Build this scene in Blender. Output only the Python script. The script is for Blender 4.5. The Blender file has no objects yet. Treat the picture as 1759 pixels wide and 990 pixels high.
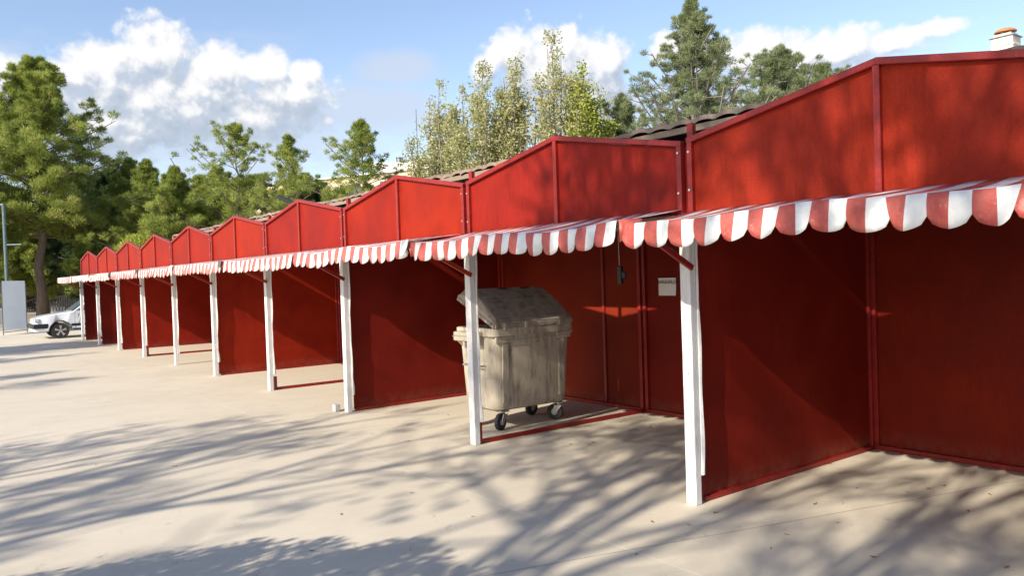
import bpy, math, random
import numpy as np
from mathutils import Vector, Matrix
R_ = math.radians
random.seed(11); rng = np.random.default_rng(11)
sc = bpy.context.scene
col = sc.collection

# ------------------------------------------------------------------ camera
FPX = 1356.43; YAW = .6506; PIT = -.0177; ROL = -.0333
CAM = np.array([-4.426, -3.724, 1.70])
cF = np.array([math.sin(YAW)*math.cos(PIT), math.cos(YAW)*math.cos(PIT), math.sin(PIT)])
_r = np.array([math.cos(YAW), -math.sin(YAW), 0.]); _u = np.cross(_r, cF)
cR = _r*math.cos(ROL)+_u*math.sin(ROL); cU = -_r*math.sin(ROL)+_u*math.cos(ROL)
cd = bpy.data.cameras.new('camera'); cam = bpy.data.objects.new('camera', cd); col.objects.link(cam)
cam.matrix_world = Matrix(((cR[0], cU[0], -cF[0], CAM[0]), (cR[1], cU[1], -cF[1], CAM[1]), (cR[2], cU[2], -cF[2], CAM[2]), (0, 0, 0, 1)))
cd.sensor_width = 36; cd.lens = 36*FPX/1759; cd.clip_start = .05; cd.clip_end = 2000
sc.camera = cam
def ray(px, py): return cF*FPX+cR*(px-879.5)-cU*(py-495)
def at(px, py, depth): return CAM+ray(px, py)/FPX*depth          # point seen at a pixel, a given number of metres away
def onz(px, py, z=0.): d = ray(px, py); return CAM+d*(z-CAM[2])/d[2]
def onx(px, py, x): d = ray(px, py); return CAM+d*(x-CAM[0])/d[0]
def azel(px, py):
    d = ray(px, py); d = d/np.linalg.norm(d)
    return math.degrees(math.atan2(d[0], d[1])), math.degrees(math.asin(d[2]))

# ------------------------------------------------------------------ sun, exposure
SUNV = Vector((1, .165, -.605)).normalized()
sl = bpy.data.lights.new('sun', 'SUN'); sl.energy = 4.6; sl.angle = R_(.6); sl.color = (1, .90, .74)
so = bpy.data.objects.new('sun', sl); col.objects.link(so); so.rotation_euler = SUNV.to_track_quat('-Z', 'Y').to_euler()
sc.view_settings.view_transform = 'Standard'; sc.view_settings.look = 'None'; sc.view_settings.gamma = 1
sc.view_settings.use_curve_mapping = False
sc.view_settings.exposure = .66

# ------------------------------------------------------------------ node helpers
def N(nt, t, **kw):
    n = nt.nodes.new(t)
    for k, v in kw.items():
        if k == 'ins':
            for i, x in v.items(): n.inputs[i].default_value = x
        else: setattr(n, k, v)
    return n
def math_(nt, op, a, b=None, c=None, clamp=False):
    n = nt.nodes.new('ShaderNodeMath'); n.operation = op; n.use_clamp = clamp
    for i, v in enumerate((a, b, c)):
        if v is None: continue
        if isinstance(v, (int, float)): n.inputs[i].default_value = v
        else: nt.links.new(v, n.inputs[i])
    return n.outputs[0]
def ramp(nt, fac, stops, interp='LINEAR'):
    n = nt.nodes.new('ShaderNodeValToRGB'); n.color_ramp.interpolation = interp
    e = n.color_ramp.elements
    while len(e) < len(stops): e.new(.5)
    for k, (p, c) in enumerate(stops): e[k].position = p; e[k].color = (*c, 1) if len(c) == 3 else c
    nt.links.new(fac, n.inputs[0]); return n.outputs[0]
def mixc(nt, fac, a, b, blend='MIX'):
    n = nt.nodes.new('ShaderNodeMix'); n.data_type = 'RGBA'; n.blend_type = blend
    for i, v in ((0, fac), (6, a), (7, b)):
        if isinstance(v, (int, float)): n.inputs[i].default_value = v
        elif isinstance(v, tuple): n.inputs[i].default_value = (*v, 1) if len(v) == 3 else v
        else: nt.links.new(v, n.inputs[i])
    return n.outputs[2]
def maprange(nt, v, a, b, c=0., d=1., smooth=False):
    n = nt.nodes.new('ShaderNodeMapRange'); n.clamp = True
    if smooth: n.interpolation_type = 'SMOOTHSTEP'
    for i, x in ((1, a), (2, b), (3, c), (4, d)): n.inputs[i].default_value = x
    nt.links.new(v, n.inputs[0]); return n.outputs[0]
def noise(nt, vec, scale, detail=4, rough=.55, dist=0.):
    n = N(nt, 'ShaderNodeTexNoise'); n.inputs['Scale'].default_value = scale; n.inputs['Detail'].default_value = detail
    n.inputs['Roughness'].default_value = rough; n.inputs['Distortion'].default_value = dist
    if vec is not None: nt.links.new(vec, n.inputs['Vector'])
    return n.outputs['Fac']

# ------------------------------------------------------------------ sky with clouds
w_ = bpy.data.worlds.new('World'); sc.world = w_; w_.use_nodes = True
nt = w_.node_tree; nt.nodes.clear()
sky = N(nt, 'ShaderNodeTexSky', sky_type='NISHITA', sun_disc=False)
sky.sun_elevation = math.asin(-SUNV.z); sky.sun_rotation = math.atan2(-SUNV.x, -SUNV.y)
sky.air_density = 1.0; sky.dust_density = .6; sky.ozone_density = 1.6
tc = N(nt, 'ShaderNodeTexCoord'); sep = N(nt, 'ShaderNodeSeparateXYZ'); nt.links.new(tc.outputs['Generated'], sep.inputs[0])
DEG = 57.29578
az = math_(nt, 'MULTIPLY', math_(nt, 'ARCTAN2', sep.outputs[0], sep.outputs[1]), DEG)
el = math_(nt, 'MULTIPLY', math_(nt, 'ARCSINE', sep.outputs[2]), DEG)
cvec = N(nt, 'ShaderNodeCombineXYZ'); nt.links.new(az, cvec.inputs[0]); nt.links.new(el, cvec.inputs[1])
BL = [(268, 92, 80, 64), (180, 112, 78, 46), (105, 128, 62, 28), (370, 118, 80, 50), (455, 120, 70, 42), (518, 128, 42, 40), (300, 175, 235, 85), (180, 215, 150, 60), (430, 200, 150, 60), (60, 170, 110, 45), (500, 165, 90, 50),
      (880, 92, 62, 48), (960, 82, 66, 52), (1040, 104, 54, 44), (950, 120, 135, 92), (1010, 160, 95, 70), (835, 118, 34, 30),
      (1140, 82, 38, 36), (1200, 100, 60, 34), (1290, 92, 78, 50), (1370, 96, 80, 44), (1450, 82, 76, 40), (1530, 72, 72, 26), (1600, 50, 70, 18)]
# clouds that continue beyond the frame
BL += [(-200, 120, 160, 60), (20, 130, 90, 40), (-420, 60, 200, 80), (1950, 60, 140, 50), (2300, 100, 200, 70)]
grp = bpy.data.node_groups.new('cloud_field', 'ShaderNodeTree')
grp.interface.new_socket(name='P', in_out='INPUT', socket_type='NodeSocketVector')
grp.interface.new_socket(name='F', in_out='OUTPUT', socket_type='NodeSocketFloat')
gi = grp.nodes.new('NodeGroupInput'); go = grp.nodes.new('NodeGroupOutput'); P = gi.outputs[0]
acc = None
for (bx, by, rx, ry) in BL:
    a, e = azel(bx, by); ra, re = rx*.0395, ry*.0395
    m = N(grp, 'ShaderNodeVectorMath', operation='SUBTRACT'); grp.links.new(P, m.inputs[0]); m.inputs[1].default_value = (a, e, 0)
    d = N(grp, 'ShaderNodeVectorMath', operation='DIVIDE'); grp.links.new(m.outputs[0], d.inputs[0]); d.inputs[1].default_value = (ra, re, 1)
    l = N(grp, 'ShaderNodeVectorMath', operation='LENGTH'); grp.links.new(d.outputs[0], l.inputs[0])
    v = math_(grp, 'SUBTRACT', 1., l.outputs['Value'])
    if acc is None: acc = v
    else:
        n = N(grp, 'ShaderNodeMath', operation='SMOOTH_MAX'); n.inputs[2].default_value = .22
        grp.links.new(acc, n.inputs[0]); grp.links.new(v, n.inputs[1]); acc = n.outputs[0]
n1 = noise(grp, P, .55, 7, .62); n2 = noise(grp, P, .16, 3, .5)
vo = N(grp, 'ShaderNodeTexVoronoi', feature='SMOOTH_F1'); vo.inputs['Scale'].default_value = .75; vo.inputs['Detail'].default_value = 3; vo.inputs['Smoothness'].default_value = .6
wv = N(grp, 'ShaderNodeVectorMath', operation='ADD'); grp.links.new(P, wv.inputs[0])
nz = N(grp, 'ShaderNodeTexNoise'); nz.inputs['Scale'].default_value = .5; grp.links.new(P, nz.inputs['Vector']); grp.links.new(nz.outputs['Color'], wv.inputs[1])
grp.links.new(wv.outputs[0], vo.inputs['Vector'])
f = math_(grp, 'ADD', acc, math_(grp, 'MULTIPLY', math_(grp, 'SUBTRACT', n1, .5), .95))
f = math_(grp, 'ADD', f, math_(grp, 'MULTIPLY', math_(grp, 'SUBTRACT', .42, vo.outputs['Distance']), .55))
f = math_(grp, 'ADD', f, math_(grp, 'MULTIPLY', math_(grp, 'SUBTRACT', n2, .5), .30))
f = math_(grp, 'ADD', f, .26)
grp.links.new(f, go.inputs[0])
def field(off):
    g = N(nt, 'ShaderNodeGroup'); g.node_tree = grp
    a = N(nt, 'ShaderNodeVectorMath', operation='ADD'); a.inputs[1].default_value = (*off, 0)
    nt.links.new(cvec.outputs[0], a.inputs[0]); nt.links.new(a.outputs[0], g.inputs[0]); return g.outputs[0]
f0 = field((0, 0)); f1 = field((-.5, .75)); f2 = field((-.3, 2.6))
alpha = maprange(nt, f0, -.02, .50, smooth=True)
rel = math_(nt, 'SUBTRACT', f0, f1); rel2 = math_(nt, 'SUBTRACT', f0, f2)
lit = math_(nt, 'ADD', math_(nt, 'ADD', .50, math_(nt, 'MULTIPLY', rel, .75)), math_(nt, 'MULTIPLY', rel2, .50), clamp=True)
ccol = ramp(nt, lit, [(0, (.47, .56, .69)), (.45, (.60, .67, .78)), (.8, (.93, .94, .97)), (1, (1.06, 1.05, 1.04))])
# thin veil low in the sky
vacc = None
for (bx, by, rx, ry) in [(330, 215, 480, 150), (620, 190, 170, 70), (675, 118, 95, 40), (675, 118, 70, 28), (20, 140, 120, 70), (1000, 190, 200, 70), (1350, 150, 300, 90)]:
    a, e = azel(bx, by)
    m = N(nt, 'ShaderNodeVectorMath', operation='SUBTRACT'); nt.links.new(cvec.outputs[0], m.inputs[0]); m.inputs[1].default_value = (a, e, 0)
    d = N(nt, 'ShaderNodeVectorMath', operation='DIVIDE'); nt.links.new(m.outputs[0], d.inputs[0]); d.inputs[1].default_value = (rx*.0395, ry*.0395, 1)
    l = N(nt, 'ShaderNodeVectorMath', operation='LENGTH'); nt.links.new(d.outputs[0], l.inputs[0])
    v = math_(nt, 'SUBTRACT', 1., l.outputs['Value'])
    vacc = v if vacc is None else math_(nt, 'MAXIMUM', vacc, v)
vst = N(nt, 'ShaderNodeVectorMath', operation='MULTIPLY'); vst.inputs[1].default_value = (.6, 1.5, 1); nt.links.new(cvec.outputs[0], vst.inputs[0])
vn = noise(nt, vst.outputs[0], .3, 6, .6)
veil = math_(nt, 'MULTIPLY', maprange(nt, math_(nt, 'ADD', vacc, math_(nt, 'MULTIPLY', math_(nt, 'SUBTRACT', vn, .5), 1.4)), -.1, .7, smooth=True), .80)
skb = N(nt, 'ShaderNodeBackground'); skb.inputs['Strength'].default_value = .14
tint = mixc(nt, 1., sky.outputs[0], (1.09, 1.0, .99), 'MULTIPLY'); nt.links.new(tint, skb.inputs['Color'])
vb = N(nt, 'ShaderNodeBackground'); vb.inputs['Color'].default_value = (.66, .75, .90, 1); vb.inputs['Strength'].default_value = .62
cb = N(nt, 'ShaderNodeBackground'); nt.links.new(ccol, cb.inputs['Color']); cb.inputs['Strength'].default_value = .62
mx1 = N(nt, 'ShaderNodeMixShader'); nt.links.new(veil, mx1.inputs[0]); nt.links.new(skb.outputs[0], mx1.inputs[1]); nt.links.new(vb.outputs[0], mx1.inputs[2])
mx2 = N(nt, 'ShaderNodeMixShader'); nt.links.new(math_(nt, 'MULTIPLY', alpha, .96), mx2.inputs[0]); nt.links.new(mx1.outputs[0], mx2.inputs[1]); nt.links.new(cb.outputs[0], mx2.inputs[2])
wo = N(nt, 'ShaderNodeOutputWorld'); nt.links.new(mx2.outputs[0], wo.inputs[0])

# ------------------------------------------------------------------ materials
M = {}
def mat(name, base=(.5, .5, .5), rough=.6, var=.15, scale=6., bump=.1, bscale=60., metal=0., stretch=None, dirt=None, dirt_amt=.4, coat=0., spec=.5):
    m = bpy.data.materials.new(name); m.use_nodes = True; t = m.node_tree; b = t.nodes['Principled BSDF']
    c = N(t, 'ShaderNodeTexCoord'); v = c.outputs['Object']
    if stretch:
        mp = N(t, 'ShaderNodeMapping'); mp.inputs['Scale'].default_value = stretch; t.links.new(v, mp.inputs['Vector']); v = mp.outputs[0]
    n = noise(t, v, scale, 6, .6)
    lo = tuple(x*(1-var) for x in base); hi = tuple(min(1, x*(1+var)) for x in base)
    cc = ramp(t, n, [(.3, lo), (.7, hi)])
    if dirt:
        d = noise(t, v, scale*2.3, 8, .7, .6)
        cc = mixc(t, maprange(t, d, .48, .68, 0, dirt_amt), cc, dirt)
    t.links.new(cc, b.inputs['Base Color']); b.inputs['Roughness'].default_value = rough; b.inputs['Metallic'].default_value = metal
    b.inputs['Specular IOR Level'].default_value = spec
    if coat: b.inputs['Coat Weight'].default_value = coat
    bn = noise(t, v, bscale, 4, .6); bm = N(t, 'ShaderNodeBump'); bm.inputs['Strength'].default_value = bump; bm.inputs['Distance'].default_value = .01
    t.links.new(bn, bm.inputs['Height']); t.links.new(bm.outputs[0], b.inputs['Normal'])
    M[name] = m; return m

def mat_panel(name, base, seedoff=0.):
    m = bpy.data.materials.new(name); m.use_nodes = True; t = m.node_tree; b = t.nodes['Principled BSDF']
    g = N(t, 'ShaderNodeNewGeometry'); mp = N(t, 'ShaderNodeMapping'); mp.inputs['Location'].default_value = (seedoff, 0, seedoff*.7)
    t.links.new(g.outputs['Position'], mp.inputs['Vector']); v = mp.outputs[0]
    n = noise(t, v, 1.6, 5, .6); n2 = noise(t, v, 95, 3, .7)
    mp2 = N(t, 'ShaderNodeMapping'); mp2.inputs['Scale'].default_value = (14, 14, 1.5); t.links.new(v, mp2.inputs['Vector']); n3 = noise(t, mp2.outputs[0], 3, 5, .6)
    c = ramp(t, n, [(.3, tuple(x*.72 for x in base)), (.7, (base[0]*1.22, base[1]*1.5, base[2]*1.1))])
    c = mixc(t, maprange(t, n2, .35, .7, 0, .50), c, tuple(x*.50 for x in base))
    c = mixc(t, maprange(t, n3, .48, .72, 0, .50), c, (base[0]*.62, base[1]*.7, base[2]*.8))
    # pale worn specks, a few
    n4 = noise(t, v, 7, 9, .78); n5 = noise(t, v, .9, 2, .5)
    sp = math_(t, 'MULTIPLY', maprange(t, n4, .66, .72, 0, 1), maprange(t, n5, .55, .62, 0, .5))
    c = mixc(t, sp, c, (.50, .22, .18))
    # splash dirt along the foot of the wall
    sx = N(t, 'ShaderNodeSeparateXYZ'); t.links.new(g.outputs['Position'], sx.inputs[0])
    foot = math_(t, 'MULTIPLY', maprange(t, sx.outputs[2], .02, .20, .20, 0), maprange(t, noise(t, v, 9, 6, .7), .35, .65))
    c = mixc(t, foot, c, (.30, .24, .18))
    t.links.new(c, b.inputs['Base Color'])
    ns = noise(t, v, 26, 8, .8, 2.5)
    c = mixc(t, maprange(t, ns, .69, .74, 0, .38), c, (.42, .16, .12))
    t.links.new(c, b.inputs['Base Color'])
    t.links.new(maprange(t, n, .3, .7, .50, .72), b.inputs['Roughness']); b.inputs['Specular IOR Level'].default_value = .16
    hb = math_(t, 'ADD', math_(t, 'MULTIPLY', n2, .6), math_(t, 'MULTIPLY', n3, .6))
    bm = N(t, 'ShaderNodeBump'); bm.inputs['Strength'].default_value = .28; bm.inputs['Distance'].default_value = .004
    t.links.new(hb, bm.inputs['Height']); t.links.new(bm.outputs[0], b.inputs['Normal'])
    M[name] = m; return m
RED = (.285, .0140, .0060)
reds_shaded = [mat_panel('red_board_shaded_%d' % i, (.200*k, .0105*g, .0055), 9+i*2.9) for i, (k, g) in enumerate([(1, 1), (1.08, 1.3), (.92, .9), (1.0, 1.5)])]  # darker copy of the outer red; the stalls' inside shade is in the colour
reds = [mat_panel('red_board_%d' % i, (RED[0]*k, RED[1]*g, RED[2]*h), i*3.7) for i, (k, g, h) in enumerate([(1, 1, 1), (1.06, 1.15, .9), (.92, .85, 1.25), (1.03, 1.3, 1.2)])]
mat('red_paint', (.26, .012, .009), .42, .2, 9, .35, 40, dirt=(.14, .015, .01), dirt_amt=.5)
mat('orange_red_paint', (.34, .035, .012), .45, .2, 9, .3, 40)
mat('white_paint', (.74, .745, .76), .55, .08, 3, .35, 30, stretch=(6, 6, 1), dirt=(.42, .40, .37), dirt_amt=.5)
mat('white_strip', (.78, .78, .79), .6, .1, 5, .4, 20, dirt=(.45, .43, .40), dirt_amt=.35)
mat('bolt_metal', (.7, .7, .7), .3, .1, 20, .05, metal=.9)
mat('weathered_wood', (.27, .215, .16), .8, .3, 5, .5, 40, stretch=(1, .15, 1))
mat('tile_clay', (.24, .175, .14), .9, .4, 3.0, .5, 30, dirt=(.27, .23, .19), dirt_amt=.7)
mat('bin_plastic', (.47, .415, .33), .62, .10, 2.0, .25, 50, stretch=(3, 3, .6), dirt=(.13, .11, .085), dirt_amt=.85)
mat('bin_lid_plastic', (.36, .31, .245), .62, .15, 3, .25, 50, dirt=(.09, .07, .05), dirt_amt=.8)
mat('galvanised', (.45, .45, .44), .45, .2, 12, .2, metal=.7)
mat('rubber', (.025, .025, .025), .7, .2, 12, .2)
mat('black_plastic', (.012, .012, .013), .5, .1, 12, .1)
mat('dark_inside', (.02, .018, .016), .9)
mat('paper', (.84, .84, .87), .8, .04, 5, .1)
mat('ink', (.05, .05, .05), .8)
mat('car_paint', (.70, .74, .80), .28, .03, 3, .0, coat=.6)
mat('car_trim', (.012, .013, .016), .55, .1)
mat('alloy', (.62, .63, .65), .3, .1, metal=.8)
mat('headlight', (.55, .6, .66), .12, .1, coat=1)
mat('board_sheet', (.80, .83, .86), .5, .06, 1.5, .1)
mat('steel_dark', (.06, .075, .08), .5, .2)
mat('pole_paint', (.10, .15, .16), .5, .2)
mat('beige_render', (.60, .50, .37), .85, .10, .4, .1, 4)
mat('white_render', (.80, .79, .77), .85, .04, .5, .1, 4)
mat('window_dark', (.07, .08, .09), .25, .2)
mat('tank_metal', (.20, .20, .21), .5, .2, metal=.4)
mat('dish', (.62, .42, .36), .6, .1)
mat('chimney_render', (.66, .62, .54), .85, .08, 6, .3, 40)
mat('orange_cap', (.50, .20, .065), .5, .15, 6)
mat('orange_roof', (.62, .30, .14), .7, .2, 2)
mat('fence_dark', (.014, .014, .014), .7, .2, 3)
mat('planter_white', (.72, .71, .68), .7, .1, 5)
mat('soil', (.34, .27, .19), .95, .25, .8, .5, 5)
mat('bark', (.15, .115, .085), .9, .35, 4, .9, 14, stretch=(3, 3, .6))
mat('bark_grey', (.21, .185, .16), .9, .3, 5, .6, 20)
mat('stone_grey', (.42, .42, .42), .8, .15, 8)
mat('grey_cloth', (.10, .10, .12), .8, .2, 8)
mat('dry_leaf', (.26, .15, .06), .8, .4, 9)
def glassm():
    m = bpy.data.materials.new('car_glass'); m.use_nodes = True; t = m.node_tree; b = t.nodes['Principled BSDF']
    n = noise(t, None, 2, 2); t.links.new(ramp(t, n, [(0, (.10, .14, .18)), (1, (.16, .21, .26))]), b.inputs['Base Color'])
    b.inputs['Roughness'].default_value = .06; b.inputs['Specular IOR Level'].default_value = 1.; M['car_glass'] = m
glassm()
# striped awning vinyl
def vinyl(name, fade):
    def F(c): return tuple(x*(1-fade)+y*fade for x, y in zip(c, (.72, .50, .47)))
    m = bpy.data.materials.new(name); m.use_nodes = True; t = m.node_tree; b = t.nodes['Principled BSDF']
    uv = N(t, 'ShaderNodeUVMap'); uv.uv_map = 'UVMap'; s = N(t, 'ShaderNodeSeparateXYZ'); t.links.new(uv.outputs[0], s.inputs[0])
    g = N(t, 'ShaderNodeNewGeometry')
    fr = math_(t, 'FRACT', s.outputs[0])
    st = math_(t, 'GREATER_THAN', fr, .5)
    n = noise(t, g.outputs['Position'], 9, 6, .65); n2 = noise(t, g.outputs['Position'], 45, 5, .7)
    redc = ramp(t, n, [(.3, F((.40, .062, .052))), (.72, F((.54, .14, .11)))])
    redc = mixc(t, maprange(t, n2, .58, .75, 0, .5), redc, (.70, .40, .34))
    whc = ramp(t, n, [(.3, (.66, .68, .67)), (.7, (.84, .84, .83))])
    c = mixc(t, st, whc, redc)
    t.links.new(c, b.inputs['Base Color']); b.inputs['Roughness'].default_value = .42; b.inputs['Specular IOR Level'].default_value = .4
    bm = N(t, 'ShaderNodeBump'); bm.inputs['Strength'].default_value = .5; bm.inputs['Distance'].default_value = .012
    t.links.new(noise(t, g.outputs['Position'], 13, 4, .5, 1.2), bm.inputs['Height']); t.links.new(bm.outputs[0], b.inputs['Normal'])
    tr = N(t, 'ShaderNodeBsdfTranslucent'); t.links.new(c, tr.inputs['Color'])
    ms = N(t, 'ShaderNodeMixShader'); ms.inputs[0].default_value = .07
    o = t.nodes['Material Output']; t.links.new(b.outputs[0], ms.inputs[1]); t.links.new(tr.outputs[0], ms.inputs[2]); t.links.new(ms.outputs[0], o.inputs[0])
    M[name] = m
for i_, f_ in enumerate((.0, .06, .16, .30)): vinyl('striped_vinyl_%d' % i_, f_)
def foliage(name, a, b_, c_, trans=.35):
    m = bpy.data.materials.new(name); m.use_nodes = True; t = m.node_tree; b = t.nodes['Principled BSDF']
    at_ = N(t, 'ShaderNodeAttribute'); at_.attribute_name = 'tint'
    c = ramp(t, at_.outputs['Fac'], [(0, a), (.55, b_), (1, c_)])
    t.links.new(c, b.inputs['Base Color']); b.inputs['Roughness'].default_value = .55; b.inputs['Specular IOR Level'].default_value = .3
    tr = N(t, 'ShaderNodeBsdfTranslucent'); t.links.new(c, tr.inputs['Color'])
    ms = N(t, 'ShaderNodeMixShader'); ms.inputs[0].default_value = trans
    o = t.nodes['Material Output']; t.links.new(b.outputs[0], ms.inputs[1]); t.links.new(tr.outputs[0], ms.inputs[2]); t.links.new(ms.outputs[0], o.inputs[0])
    M[name] = m
foliage('pine_needles', (.15, .20, .04), (.29, .355, .075), (.45, .48, .13), .45)
foliage('dark_needles', (.035, .065, .020), (.060, .105, .032), (.10, .15, .045), .25)  # dark green with the shade on the dense background pines put in
foliage('grey_needles', (.15, .20, .095), (.25, .30, .145), (.36, .40, .20), .4)
foliage('poplar_leaves', (.33, .36, .15), (.47, .47, .23), (.60, .57, .34), .45)
foliage('yellow_leaves', (.26, .32, .045), (.38, .43, .07), (.50, .52, .12), .4)
foliage('shade_leaves', (.04, .08, .02), (.06, .11, .03), (.09, .14, .04))

# concrete ground
def concrete():
    m = bpy.data.materials.new('concrete'); m.use_nodes = True; t = m.node_tree; b = t.nodes['Principled BSDF']
    g = N(t, 'ShaderNodeNewGeometry'); v = g.outputs['Position']
    big = noise(t, v, .35, 5, .6); mid = noise(t, v, 2.2, 7, .65); fine = noise(t, v, 140, 3, .7)
    c = ramp(t, big, [(.3, (.575, .515, .410)), (.7, (.68, .615, .500))])
    c = mixc(t, maprange(t, mid, .45, .72, 0, .30), c, (.45, .40, .33))
    c = mixc(t, maprange(t, fine, .35, .75, 0, .38), c, (.39, .35, .29))
    agg = noise(t, v, 38, 5, .8); c = mixc(t, maprange(t, agg, .60, .72, 0, .35), c, (.33, .29, .24))
    # long trowel sweeps
    mp = N(t, 'ShaderNodeMapping'); mp.inputs['Rotation'].default_value = (0, 0, .5); mp.inputs['Scale'].default_value = (.35, 3.2, 1); t.links.new(v, mp.inputs['Vector'])
    sw = noise(t, mp.outputs[0], 1.3, 6, .6, 1.5); c = mixc(t, maprange(t, sw, .5, .75, 0, .22), c, (.70, .64, .54))
    # greasy stains near the stalls
    s2 = noise(t, v, 5.5, 8, .72, .8); c = mixc(t, maprange(t, s2, .60, .69, 0, .38), c, (.20, .17, .14))
    # sawn joints: a pale filled one along the stalls, thin dark ones across
    s = N(t, 'ShaderNodeSeparateXYZ'); t.links.new(v, s.inputs[0])
    wob = math_(t, 'MULTIPLY', math_(t, 'SUBTRACT', noise(t, v, 1.1, 3), .5), .05)
    xx = math_(t, 'ADD', s.outputs[0], wob)
    j = math_(t, 'ABSOLUTE', math_(t, 'ADD', xx, 1.03)); c = mixc(t, maprange(t, j, .003, .011, .75, 0), c, (.66, .62, .54))
    yy = math_(t, 'ADD', math_(t, 'ADD', s.outputs[1], math_(t, 'MULTIPLY', s.outputs[0], .29)), wob)
    fy = math_(t, 'ABSOLUTE', math_(t, 'SUBTRACT', math_(t, 'FRACT', math_(t, 'DIVIDE', math_(t, 'ADD', yy, 40.645), 5.0)), .0))
    fy = math_(t, 'MULTIPLY', math_(t, 'MINIMUM', fy, math_(t, 'SUBTRACT', 1., fy)), 5.0)
    c = mixc(t, maprange(t, fy, .002, .007, .7, 0), c, (.16, .14, .12))
    t.links.new(c, b.inputs['Base Color']); t.links.new(maprange(t, mid, .3, .7, .62, .82), b.inputs['Roughness'])
    b.inputs['Specular IOR Level'].default_value = .35
    bm = N(t, 'ShaderNodeBump'); bm.inputs['Strength'].default_value = .22; bm.inputs['Distance'].default_value = .006
    t.links.new(math_(t, 'ADD', fine, math_(t, 'MULTIPLY', mid, 1.5)), bm.inputs['Height']); t.links.new(bm.outputs[0], b.inputs['Normal'])
    M['concrete'] = m
concrete()

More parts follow.
